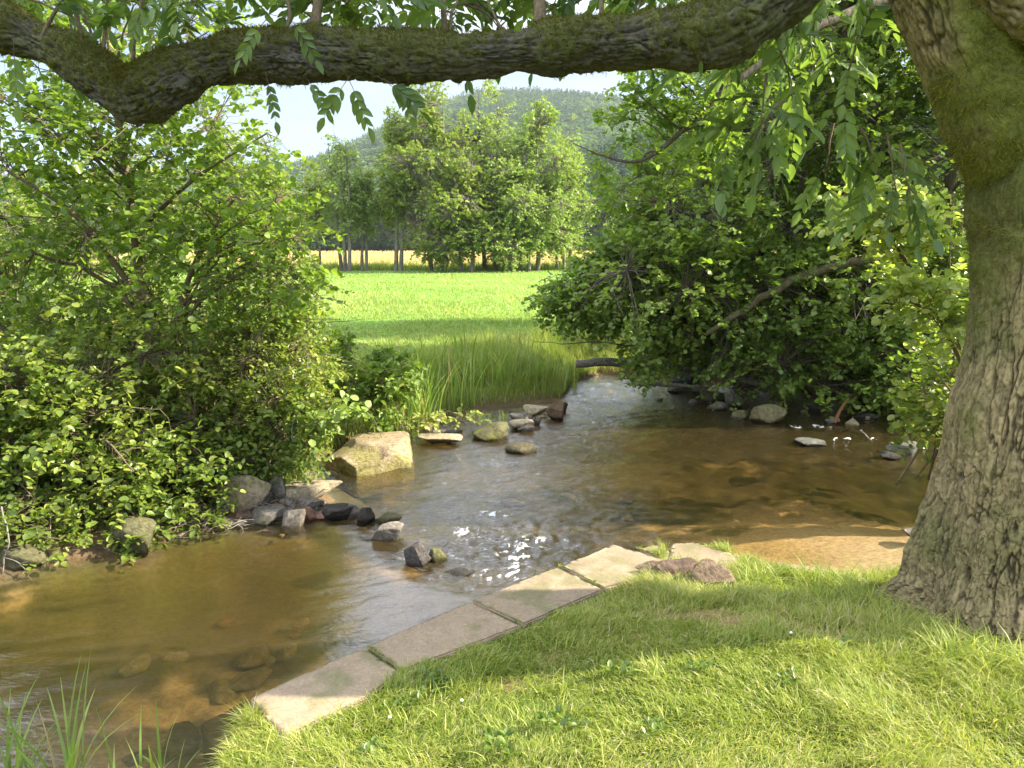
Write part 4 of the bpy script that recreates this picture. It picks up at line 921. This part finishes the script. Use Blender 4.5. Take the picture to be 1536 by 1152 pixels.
Hh = (.036+.062*tuft+.014*fine)*r.uniform(.5, 1.35, n)*np.clip(.8+xy[:, 1]*.06, .8, 1.2)
dt = np.hypot(xy[:, 0]-2.35, xy[:, 1]-3.2); Hh += .10*sst(1.15, .6, dt)*r.random(n)
D = rdir(n, r); ang = fbm(xy0(xy[:, 0], xy[:, 1], 1.6), 2, 73)*5; D = nrm(D+.8*np.stack([np.cos(ang), np.sin(ang), 0*ang], 1))
cl = np.clip(.42+.28*fbm(xy0(xy[:, 0], xy[:, 1], 1.9), 3, 74)+.2*r.normal(0, 1, n)+(r.random(n) < .06)*.6, 0, 1)
V, Fs, at = blades(P, Hh, r.uniform(.002, .0045, n), D, r.uniform(.3, 1.2, n), r, 3, cl)
tag(mk('lawn_grass', V, Fs, m_grass, attrs=at), kind='stuff')
# coarse tufts round the trunk, on the slab edges and along the bank
pts = []
for _ in range(34):
    a = r.uniform(2.2, 5.2); d = r.uniform(.62, .95); pts.append((2.4+d*cos(a), 3.28+d*sin(a), .20, 55))
for u, v, h_, c in [(1150, 850, .17, 160), (1125, 858, .14, 90), (1175, 868, .12, 90), (1110, 880, .1, 60), (930, 890, .1, 60), (960, 885, .09, 50), (1210, 905, .12, 70), (1270, 900, .12, 70), (1310, 915, .14, 80), (1240, 880, .13, 60), (1330, 900, .15, 90),
                    (640, 1010, .08, 50), (700, 985, .07, 40), (1000, 872, .1, 60), (1020, 880, .1, 60), (560, 1050, .08, 50), (470, 1100, .1, 70), (390, 1120, .12, 70), (1050, 890, .09, 60), (800, 940, .07, 40), (1100, 860, .09, 50)]:
    p = PZ(u, v, -.1); pts.append((p[0], p[1], h_, c))
for _ in range(110):
    y_ = r.uniform(1.9, 3.6); x_ = r.uniform(-.9, 2.3); pts.append((x_, y_, r.uniform(.06, .1), 26))
PP, HH = [], []
for x_, y_, h_, c in pts:
    q = np.stack([x_+r.normal(0, .035, c), y_+r.normal(0, .035, c)], 1)
    if sdist(np.array([x_]), np.array([y_]))[0] < .0: continue
    PP.append(q); HH.append(h_*r.uniform(.5, 1.25, c))
q = np.concatenate(PP); HH = np.concatenate(HH); ok = np.ones(len(q), bool)
for s in SLABZ: ok &= sdist(q[:, 0], q[:, 1], s) > .0
q, HH = q[ok], HH[ok]; n = len(q)
V, Fs, at = blades(np.column_stack([q, height(q[:, 0], q[:, 1])-.005]), HH, r.uniform(.003, .006, n), rdir(n, r), r.uniform(.4, 1.2, n), r, 5, np.clip(r.normal(.4, .2, n), 0, 1))
tag(mk('tufted_grass', V, Fs, m_grass, attrs=at), kind='stuff')
# white clover heads on the lawn
ch = None
for u, v in [(583, 1032), (692, 1014), (1185, 968)]:
    p = PZ(u, v, -.03); 
    if ch is None:
        V_, F_ = ico(2); V_ = V_*np.array([.0065, .0065, .005])*(1+.25*vn(V_*5))[:, None]; V_[:, 2] += .05
        s_, q_ = tubes(np.array([[[0, 0, 0], [.002, 0, .025], [0, 0, .048]]], float), np.full((1, 3), .0012), 5)
        ch = empty('clover_flower', (0, 0, 0), 'small white clover head in the short grass near the stone slabs', 'flower', 'white clover heads in the lawn')
        mc_, nt_, ot_ = M('clover_white'); pb_ = N(nt_, 'ShaderNodeBsdfPrincipled', {'Base Color': (.75, .72, .66, 1), 'Roughness': .8}); nt_.links.new(pb_.outputs[0], ot_.inputs[0])
        mk('flower_head', V_, [F_], mc_, ch); mk('stem', s_, [q_], m_bark, ch); o_c = ch
    else:
        o_c = ch.copy(); COL.objects.link(o_c)
        for k_ in ch.children:
            d_ = k_.copy(); COL.objects.link(d_); d_.parent = o_c
    o_c.location = (p[0], p[1], float(height(p[:1], p[1:2])[0]))
# moss and grass in the joints, and broad-leaved weeds in the lawn
J = [((549, 969), (602, 1005)), ((706, 900), (784, 937)), ((839, 848), (906, 883)), ((1003, 845), (992, 860)), ((958, 822), (1000, 842))]
P_ = []
for (a, b_), (c_, d_) in J:
    A_, B_ = PZ(a, b_, -.2), PZ(c_, d_, -.2); t_ = np.clip(r.beta(.8, .8, 160), 0, 1)[:, None]; P_.append(A_+(B_-A_)*t_+r.normal(0, .004, (160, 3))*[1, 1, 0])
P_ = np.concatenate(P_); n = len(P_); P_[:, 2] = -.205
V, Fs, at = blades(P_, r.uniform(.012, .038, n), r.uniform(.002, .004, n), rdir(n, r), r.uniform(.3, 1.1, n), r, 3, np.clip(r.normal(.35, .2, n), 0, 1))
tag(mk('joint_grass', V, Fs, m_grass, attrs=at), kind='stuff')
k = 40; a_ = r.uniform(0, 6.28, k); d_ = np.stack([np.cos(a_), np.sin(a_), r.uniform(.25, .9, k)], 1); c_ = np.repeat(np.array([[0, 0, .004], [.03, .015, .006], [-.02, .03, .003], [.01, -.03, .005], [.045, -.02, .004]]), 8, 0)
V, Fs, at = leaves(c_+d_*.004, d_, np.array([0, 0, 1.0])+r.normal(0, .3, (k, 3)), r.uniform(.014, .03, k), 'oval', r.uniform(0, .5, k)); wd = None
for u, v in [(600, 990), (640, 975), (620, 1000), (665, 985), (590, 1015), (700, 960), (850, 1080), (980, 1120), (1180, 1040), (1050, 1010), (760, 1110), (1330, 1090), (930, 1000), (1250, 985), (560, 1090)]:
    p = PZ(u, v, -.05)
    wd = mk('lawn_weed', V, Fs, m_bramble, attrs=at) if wd is None else wd.copy()
    if wd.name not in COL.objects: COL.objects.link(wd)
    tag(wd, 'low broad-leaved weed growing flat among the short grass', 'weed', 'weeds in the lawn'); wd.rotation_euler = (0, 0, r.uniform(0, 6)); s_ = r.uniform(.8, 1.5); wd.scale = (s_, s_, s_)
    wd.location = (p[0], p[1], float(height(p[:1], p[1:2])[0])+.022)
# --- bottom left: sedge clumps, individual plants
def clump(name, label, x_, y_, n, h, w, seed, spread=.05, mat=None, bend=(.15, .7), group=None, cat='grass clump', z=None, flat=0):
    rr_ = np.random.default_rng(seed); P = np.column_stack([rr_.normal(0, spread, n), rr_.normal(0, spread*.7, n), np.zeros(n)])
    b = nrm(P+1e-6)*.6; D = rdir(n, rr_, b*1.0); D[:, 2] = 0; D = nrm(D)
    V, Fs, at = blades(P, h*rr_.uniform(.5, 1.1, n), w*rr_.uniform(.6, 1.2, n), D, rr_.uniform(*bend, n), rr_, 7, np.clip(rr_.normal(.5, .25, n), 0, 1))
    o = mk(name, V, Fs, mat or m_reed, attrs=at)
    o.location = (x_, y_, (max(float(height([x_], [y_])[0]), -.56) if z is None else z)-.01)
    return tag(o, label, cat, group)
GS = 'sedges at the bottom of the view'
for i, (u, v, h_, n_, lab) in enumerate([
        (20, 1215, .42, 26, 'sedge clump in the lower left corner of the pool edge'), (105, 1215, .50, 26, 'tallest sedge clump with long blades crossing the pool, near the left corner'),
        (215, 1190, .34, 10, 'thin pair of long sedge blades between the corner clumps and the slab'), (270, 1200, .22, 16, 'short curled sedge clump left of the chipped slab end'),
        (330, 1175, .16, 24, 'small sedge tuft just below the chipped slab end'), (165, 1225, .22, 20, 'short sedge tuft between the two long sedge clumps')]):
    p = PZ(u, v, -.42); clump('sedge_clump', lab, p[0], p[1], n_, h_*1.3, .016, 300+i, .035, m_reed, (.15, .6), GS, z=-.47)
# --- far bank: tall grass and reeds
def far_ok(x, y, q): 
    sd = sdist(x, y); return (~near_side(x, y)) & (sd > .04) & (sd < 2.6) & (y > 6.3) & (x < 3.2) & (q < sst(2.8, .4, sd)*.9+.1)
xy = scatter(-4.2, 3.2, 5.6, 13.5, 42000, r, far_ok); n = len(xy); sd = sdist(xy[:, 0], xy[:, 1])
tf_ = sst(-.3, .5, fbm(xy0(xy[:, 0], xy[:, 1], 1.7), 3, 81))
Hh = (.16+.42*tf_*sst(0, .35, sd)*sst(2.6, 1.0, sd))*r.uniform(.5, 1.2, n)
V, Fs, at = blades(np.column_stack([xy, height(xy[:, 0], xy[:, 1])-.01]), Hh, r.uniform(.004, .010, n), rdir(n, r), r.uniform(.15, .8, n), r, 5, np.clip(.4+.3*fbm(xy0(xy[:, 0], xy[:, 1], 1.2), 2, 82)+r.normal(0, .15, n)+(r.random(n) < .05)*.5, 0, 1))
tag(mk('bank_grass', V, Fs, m_tall, attrs=at), kind='stuff')
GR = 'reed clumps on the far bank'
RC = [(598, 655, 1.05, 46, 'reed clump standing foremost in the water beside the pale flat stone'), (632, 640, .95, 40, 'broad reed clump directly behind the foremost one'), (570, 640, .6, 30, 'shorter reed clump between the big boulder and the foremost reeds'),
      (665, 622, .85, 44, 'dense reed clump above the muddy inlet'), (690, 612, .8, 40, 'reed clump right of the dense one at the inlet'), (722, 600, .85, 30, 'reed clump beside the brown block in the mud'),
      (742, 600, .75, 14, 'narrow upright reed tuft in front of the brown block'), (765, 592, .7, 40, 'reed clump behind the mossy dark block'), (800, 590, .62, 46, 'leafy reed clump above the pale slanting stone'), (830, 590, .62, 46, 'grassy reed clump above the rusty cube shaped stone'),
      (852, 580, .5, 30, 'last low reed clump before the fallen log'), (540, 620, .75, 40, 'reed clump at the meadow edge above the big boulder'), (610, 615, .95, 40, 'tall reed clump at the middle of the bank'), (650, 600, 1.0, 40, 'tallest rear reed clump against the meadow'),
      (700, 585, .85, 36, 'rear reed clump behind the inlet'), (740, 575, .75, 30, 'rear reed clump behind the brown block'), (790, 570, .7, 30, 'rear reed clump near the low alder bough')]
for i, (u, v, h_, n_, lab) in enumerate(RC):
    p = PZ(u, v, -.48); clump('reed_clump', lab, p[0], p[1], n_, h_, .021, 400+i, .13, m_reed, (.04, .5), GR, cat='reeds')
for i, (u, v, h_, n_, lab, zz) in enumerate([(722, 632, .14, 30, 'little grass tuft on the left of the mossy mid stream rock', -.37), (756, 632, .15, 36, 'little grass tuft on the right of the mossy mid stream rock', -.37), (795, 622, .13, 16, 'little grass tuft on the low stones of the row', -.42)]):
    p = PZ(u, v, zz); clump('grass_tuft', lab, p[0], p[1]+.12, n_, h_, .006, 450+i, .04, m_tall, (.2, .8), z=zz-.02)
b1 = bush('nettle_patch', 'leafy nettle patch between the big boulder and the reeds', [L(555, 590, 7.6, 45, 45, .3), L(520, 560, 7.8, 40, 60, .4), L(585, 560, 8.0, 40, 30, .3)], 420, 68, .075, mat=m_reed, nst=12, sr=.004, cat='plants', tl=.14)
b1 = bush('dock_plant', 'low weeds at the muddy foot of the reed bank', [L(690, 625, 8.4, 50, 7, .25), L(640, 632, 8.0, 30, 8, .2)], 40, 69, .06, mat=m_tall, nst=3, sr=.002, cat='plants', tl=.1)
# --- meadow
def rows(y0, y1, n, r, p=1.0):
    u = r.random(n); y = 1/(1/y0+(1/y1-1/y0)*u)
    x = r.uniform(-1, 1, n)*(y*.74+1.5); return x, y
n = 230000; x, y = rows(9.0, 52, n, r); k = (~near_side(x, y)) & (sdist(x, y) > .9) & ((x < 8) | (y > 14)); x, y = x[k], y[k]; n = len(x)
Hh = (.10+.09*fbm(xy0(x, y, .6), 3, 85)+.1*sst(13, 10, y))*r.uniform(.6, 1.3, n)
cl = np.clip(.5+.5*fbm(xy0(x, y*.5, .35), 4, 86)+.12*np.sin(y*1.1+.3*x)*(y < 40)+r.normal(0, .13, n), 0, 1)
V, Fs, at = blades(np.column_stack([x, y, height(x, y)-.01]), Hh, .007+.0011*y, rdir(n, r), r.uniform(.2, .9, n), r, 2, cl)
tag(mk('meadow_grass', V, Fs, m_meadow, attrs=at), kind='stuff')
n = 30000; x = r.uniform(-45, 45, n); y = 51.5+r.random(n)**1.3*5; Hh = .5*r.uniform(.4, 1.3, n)*(1+.4*fbm(xy0(x, y, .5), 2, 87))
V, Fs, at = blades(np.column_stack([x, y, height(x, y)]), Hh, np.full(n, .05), rdir(n, r), r.uniform(.1, .6, n), r, 2, np.clip(r.normal(.3, .2, n), 0, 1))
tag(mk('verge_grass', V, Fs, m_tall, attrs=at), kind='stuff')
# --- ripe corn field
cf = colmat('corn_ground', nscale=2, nmul=(.85, 1.15), bump=.1)
fx, fy = np.meshgrid(np.linspace(-170, 150, 60), np.linspace(57, 186, 50)); fc = np.array([.50, .36, .16])*(1+.12*fbm(xy0(fx, fy, .05), 3, 88).ravel()[:, None])
ix = np.arange(fx.size).reshape(fx.shape); q = np.stack([ix[:-1, :-1], ix[:-1, 1:], ix[1:, 1:], ix[1:, :-1]], -1).reshape(-1, 4)
tag(mk('corn_field', np.stack([fx.ravel(), fy.ravel(), np.full(fx.size, .02)+.0*fx.ravel()], 1), [q], cf, attrs={'col': fc}), kind='structure')
n = 60000; u = r.random(n); y = 1/(1/57+(1/185-1/57)*u); x = r.uniform(-1, 1, n)*y*.78
V, Fs, at = blades(np.column_stack([x, y, np.zeros(n)]), .75*r.uniform(.6, 1.1, n), .0016*y, rdir(n, r), r.uniform(.1, .5, n), r, 2)
tag(mk('ripe_corn', V, Fs, m_wheat, attrs=at), kind='stuff')
# ================================================================= field trees
def ftree(label, u, wu, vt, Y_, seed, mat, n=1500, stems=1, v0=None, group='trees across the meadow', ls=.17, lean=0, gap=.3, lobes=9, rt=.15, v_low=380, name='field_tree', nl=9, shell=.35):
    r_ = np.random.default_rng(seed); b = PY(u, 402, Y_); b[2] = -.05
    px_ = Y_/F; top = PY(u, vt, Y_)[2]; low = PY(u, v_low, Y_)[2]; W_ = wu*px_/2
    tr = []
    for s in range(stems):
        o_ = (s-(stems-1)/2)*W_*.22; l_ = r_.normal(0, .3)+lean
        tr.append([[b[0]+o_, b[1]+r_.normal(0, .5), -.1, rt], [b[0]+o_*1.3+l_*.3, b[1], top*.35, rt*.75], [b[0]+o_*1.8+l_, b[1], top*.62, rt*.45], [b[0]+o_*2+l_*1.5, b[1], top*.84, rt*.1]])
    lb = []
    for i in range(lobes):
        t = (i+.5)/lobes; zc = low+(top-low)*t*.9+.3; w = W_*(.55+.45*sin(pi*min(1, t*1.05+.12)))*(1.0 if t < .75 else .75)
        a = i*2.4+seed; w *= r_.uniform(.75, 1.2); ox = cos(a)*w*.42; lb.append(((b[0]+ox+lean*t, b[1]+sin(a)*w*.42, zc), (w*.62, w*.62, (top-low)/lobes*1.15)))
    return plant(name, label, 'tree', b, tr, lb, n, .55, nl, ls, 'quad', mat, m_farbark, seed, group=group, nlimb=44, maxb=1.7, shell=shell, gap=gap, gscale=.55, zmin=.4, rb=.016, limb_r=.16, droop=.1, flat=.8)
ftree('broad tall alder at the left of the central clump', 655, 150, 96, 50, 501, m_far, 2300, 2, lobes=11, gap=.12, v_low=378, name='field_tree')
ftree('bright domed alder at the top middle of the central clump', 735, 150, 90, 52, 502, m_farpale, 2700, 2, lobes=11, gap=.3, v_low=380)
ftree('sunlit alder stepping down at the right of the central clump', 800, 130, 150, 50, 503, m_farpale, 2000, 2, gap=.16, v_low=372, lobes=9)
ftree('rounded bright alder at the right end of the central clump', 845, 84, 178, 52, 504, m_farpale, 1300, 3, lobes=8, rt=.12)
ftree('slim dark trunked alder at the left end of the central clump', 600, 70, 172, 51, 505, m_far, 1200, 2, lobes=7, v_low=330)
ftree('dense green alder low in front of the central clump', 700, 150, 235, 48.5, 506, m_far, 1700, 2, lobes=7, v_low=388)
ftree('bushy alder low in front at the right of the central clump', 772, 140, 250, 48.5, 507, m_farpale, 1600, 2, lobes=6, v_low=386)
ftree('thin airy pale tree with wispy top left of the clump', 518, 76, 176, 50, 509, m_farpale, 520, 3, lobes=8, v_low=350, rt=.13, gap=.1, ls=.16, shell=.1)
ftree('yellow green leaning tree beside the airy pale tree', 548, 60, 262, 51, 510, m_farpale, 800, 2, lobes=6, v_low=345, rt=.12, gap=.2)
ftree('small thin trunked tree at the left of the meadow edge', 482, 60, 262, 52, 511, m_far, 500, 1, lobes=5, v_low=340, rt=.09)
ftree('rounded tree showing above the left thicket', 408, 90, 205, 46, 512, m_far, 1400, 2, lobes=8, v_low=390)
ftree('taller rounded tree half hidden by the left thicket', 345, 110, 180, 47, 513, m_far, 1500, 2, lobes=8, v_low=390)
ftree('wide tree behind the left thicket', 230, 190, 215, 50, 514, m_far, 1700, 2, lobes=8, v_low=392)
ftree('wide tree behind the far left thicket', 60, 220, 300, 50, 515, m_far, 1700, 2, lobes=8, v_low=392)
ftree('young bushy tree peeping right of the clump behind the alder bough', 925, 60, 330, 56, 516, m_farpale, 500, 1, lobes=5, v_low=392)
# --- woodland margin beyond the corn: two trees copied along the edge
def copy_tree(o, loc, s, rz, label):
    c = o.copy(); COL.objects.link(c); c.location = loc; c.scale = s; c.rotation_euler = (0, 0, rz); c['label'] = label
    for ch in o.children:
        k = ch.copy(); COL.objects.link(k); k.parent = c
    return c
GW = 'broadleaf trees along the woodland margin'
wl = 'dark broadleaf tree in the woodland margin beyond the ripe field'
def wtree(seed, mat):
    r_ = np.random.default_rng(seed); lb = []
    for i in range(10):
        t = (i+.5)/10; w = 5.2*(.5+.5*sin(pi*min(1, t+.15))); a = i*2.4
        lb.append(((cos(a)*w*.4, 190+sin(a)*w*.4, 1.5+14*t), (w*.6, w*.6, 2.0)))
    return plant('woodland_tree', wl, 'tree', (0, 190, -1), [[[0, 190, -1, .4], [0, 190, 8, .3], [0, 190, 15, .08]]], lb, 1400, 1.1, 7, .55, 'quad2', mat, m_farbark, seed, group=GW, nlimb=16, shell=.6, gap=.35, gscale=.3, rb=.03, flat=.8)
wp = [wtree(601, m_wood), wtree(602, m_wood)]
r = np.random.default_rng(33); first = [True, True]; k = 0
for xx in np.arange(-150, 92, 7.5):
    kk = k % 2; loc = (xx+r.normal(0, 1.2), 194+r.uniform(-5, 9)-.02*abs(xx), -1); s = r.uniform(.75, 1.25); sc = (s*r.uniform(.9, 1.15), s, s*r.uniform(.85, 1.2))
    if first[kk]:
        wp[kk].location = loc; wp[kk].scale = sc; first[kk] = False
    else: copy_tree(wp[kk], loc, sc, r.uniform(0, 6.28), wl)
    k += 1
# ================================================================= hills and forest
RP = np.array([(-1400, 330), (-300, 300), (0, 268), (300, 262), (440, 258), (500, 238), (545, 220), (600, 190), (660, 166), (720, 152), (790, 150), (870, 152), (950, 160), (1100, 170), (1300, 180), (1700, 200), (2600, 240)])
YR = 1050.0
def hill(x, y):
    u = x/y*F*1.0+768; v = np.interp(u, RP[:, 0], RP[:, 1]); tp = (math.sin(-PITCH)+cp*0)  # elevation of the skyline
    ang = np.arctan((576-v)/F)-PITCH; Hr = np.tan(ang)*YR-11
    t = np.clip((y-215)/(YR-215), 0, 1); s = .22*t+.78*t*t*(3-2*t)
    spur = 30*np.exp(-((x-95)/60)**2-((y-330)/90)**2)
    return -2+Hr*s+spur*sst(200, 300, y)+4*fbm(xy0(x, y, .008), 3, 95)*sst(210, 320, y)-sst(YR, YR+250, y)*Hr*.3
hx, hy = np.meshgrid(np.linspace(-1500, 1500, 130), np.concatenate([np.linspace(200, YR, 60), np.linspace(YR+20, 1500, 8)]))
hz = hill(hx, hy); hc = np.tile(np.array([[.05, .08, .025]]), (hx.size, 1)); ix = np.arange(hx.size).reshape(hx.shape)
q = np.stack([ix[:-1, :-1], ix[:-1, 1:], ix[1:, 1:], ix[1:, :-1]], -1).reshape(-1, 4)
tag(mk('hills', np.stack([hx.ravel(), hy.ravel(), hz.ravel()], 1), [q], cf, attrs={'col': hc}, smooth=True), kind='structure')
n = 15000; r = np.random.default_rng(44)
u_ = r.random(n)**.8; y = 205+(YR-195)*u_; x = np.where(r.random(n) < .75, r.uniform(-.40, .30, n), r.uniform(-.85, .6, n))*y
z = hill(x, y); con = (fbm(xy0(x, y, .006), 3, 97)+.3*sst(500, 1000, y)+.15*sst(-100, 100, x)+r.normal(0, .12, n)) > .12
Ht = np.where(con, r.uniform(13, 21, n), r.uniform(10, 16, n)); Wt = np.where(con, Ht*.16, Ht*.34)
K = 46; t = r.random((n, K)); a = r.uniform(0, 2*pi, (n, K))
prof = np.where(con[:, None], (1-t)**.9*1.0+.03, np.sqrt(np.clip(1-(t*1.7-.75)**2, .02, 1)))*r.uniform(.7, 1.1, (n, K))
zz = np.where(con[:, None], .12+.88*t, .2+.8*t)
P = np.stack([x[:, None]+np.cos(a)*prof*Wt[:, None], y[:, None]+np.sin(a)*prof*Wt[:, None], z[:, None]+zz*Ht[:, None]], -1)
out = np.stack([np.cos(a), np.sin(a), np.where(con[:, None], -.35, .2+0*a)], -1); sz = np.where(con[:, None], (1.15-.75*t)*Wt[:, None]*1.1, Wt[:, None]*.62)*r.uniform(.7, 1.3, (n, K))
rn = np.clip(np.where(con[:, None], .12, .6)+r.normal(0, .12, (n, 1))+r.normal(0, .1, (n, K)), 0, 1)
up = np.stack([np.cos(a)*.6, np.sin(a)*.6, np.ones_like(a)], -1)+r.normal(0, .3, (n, K, 3))
V, Fs, at = leaves(P.reshape(-1, 3)-(nrm(out)*sz[..., None]*.5).reshape(-1, 3), out.reshape(-1, 3), up.reshape(-1, 3), sz.ravel(), 'quad2', rn.ravel())
tag(mk('hill_forest', V, Fs, m_wood, attrs=at), kind='stuff')
# ================================================================= haze, light, sky, camera
m, nt, out = M('haze_air')
pv = N(nt, 'ShaderNodeVolumePrincipled', {'Color': (.86, .92, 1, 1), 'Density': .0002, 'Anisotropy': .3})
nt.links.new(pv.outputs[0], out.inputs['Volume'])
bx = np.array([(a, b, c) for a in (-1750, 1750) for b in (-120, 1760) for c in (-20, 330)], float)
tag(mk('haze', bx, [np.array([[0, 1, 3, 2], [4, 6, 7, 5], [0, 4, 5, 1], [2, 3, 7, 6], [0, 2, 6, 4], [1, 5, 7, 3]])], m), kind='stuff')
EL, AZ = radians(33), (1.0, .03)
sv = nrm(np.array([AZ[0], AZ[1], 0])); SUN = np.array([sv[0]*cos(EL), sv[1]*cos(EL), sin(EL)])
from mathutils import Vector
l = bpy.data.lights.new('sun', 'SUN'); l.energy = 5.0; l.angle = radians(.53); l.color = (1, .92, .74)
lo = bpy.data.objects.new('sun', l); COL.objects.link(lo); lo.rotation_euler = Vector(SUN).to_track_quat('Z', 'Y').to_euler(); lo.location = (6, 0, 12)
w = bpy.data.worlds.new('World'); SC.world = w; w.use_nodes = True; nt = w.node_tree; nt.nodes.clear()
out = nt.nodes.new('ShaderNodeOutputWorld')
sky = N(nt, 'ShaderNodeTexSky', sky_type='NISHITA'); sky.sun_disc = False; sky.sun_elevation = EL; sky.sun_rotation = math.atan2(sv[0], sv[1]); sky.air_density = 1.0; sky.dust_density = .2; sky.ozone_density = 3
tc = N(nt, 'ShaderNodeTexCoord'); sx = N(nt, 'ShaderNodeSeparateXYZ', {0: tc.outputs['Generated']})
zc = N(nt, 'ShaderNodeMath', {0: sx.outputs[2], 1: .06}, operation='ADD'); zm = N(nt, 'ShaderNodeMath', {0: zc.outputs[0], 1: .03}, operation='MAXIMUM')
dx = N(nt, 'ShaderNodeMath', {0: sx.outputs[0], 1: zm.outputs[0]}, operation='DIVIDE'); dy = N(nt, 'ShaderNodeMath', {0: sx.outputs[1], 1: zm.outputs[0]}, operation='DIVIDE')
cx = N(nt, 'ShaderNodeCombineXYZ', {0: dx.outputs[0], 1: dy.outputs[0], 2: 2.3})
cn = N(nt, 'ShaderNodeTexNoise', {'Vector': cx.outputs[0], 'Scale': .75, 'Detail': 7, 'Roughness': .58, 'Distortion': .3})
el_ = N(nt, 'ShaderNodeMapRange', {'Value': sx.outputs[2], 1: .2, 2: .42, 3: .03, 4: .07}, interpolation_type='SMOOTHSTEP')
cs_ = N(nt, 'ShaderNodeMath', {0: cn.outputs[0], 1: el_.outputs[0]}, operation='ADD')
cr = N(nt, 'ShaderNodeMapRange', {'Value': cs_.outputs[0], 1: .47, 2: .70, 3: 0, 4: .95})
mx = N(nt, 'ShaderNodeMix', data_type='RGBA'); nt.links.new(cr.outputs[0], mx.inputs[0]); nt.links.new(sky.outputs[0], mx.inputs[6]); cv_ = N(nt, 'ShaderNodeMapRange', {'Value': sx.outputs[2], 1: .24, 2: .46, 3: 2.9, 4: 26})
cc_ = N(nt, 'ShaderNodeVectorMath', {0: (1, 1.05, 1.16), 3: cv_.outputs[0]}, operation='SCALE'); nt.links.new(cc_.outputs[0], mx.inputs[7])
bg = N(nt, 'ShaderNodeBackground', {'Color': mx.outputs[2], 'Strength': .06}); nt.links.new(bg.outputs[0], out.inputs[0])
cam = bpy.data.cameras.new('camera'); co = bpy.data.objects.new('camera', cam); COL.objects.link(co)
cam.sensor_width = 36; cam.lens = F/1536*36; cam.clip_end = 6000; cam.clip_start = .05
co.location = (0, 0, EYE); co.rotation_euler = (pi/2-PITCH, 0, 0); SC.camera = co
SC.view_settings.view_transform = 'Standard'; SC.view_settings.look = 'None'; SC.view_settings.exposure = 1.9; SC.view_settings.gamma = 1
cy = SC.cycles; cy.max_bounces = 7; cy.diffuse_bounces = 3; cy.glossy_bounces = 3; cy.transmission_bounces = 4; cy.transparent_max_bounces = 10; cy.volume_bounces = 0
cy.use_denoising = True; cy.caustics_reflective = False; cy.caustics_refractive = False; cy.sample_clamp_indirect = 4
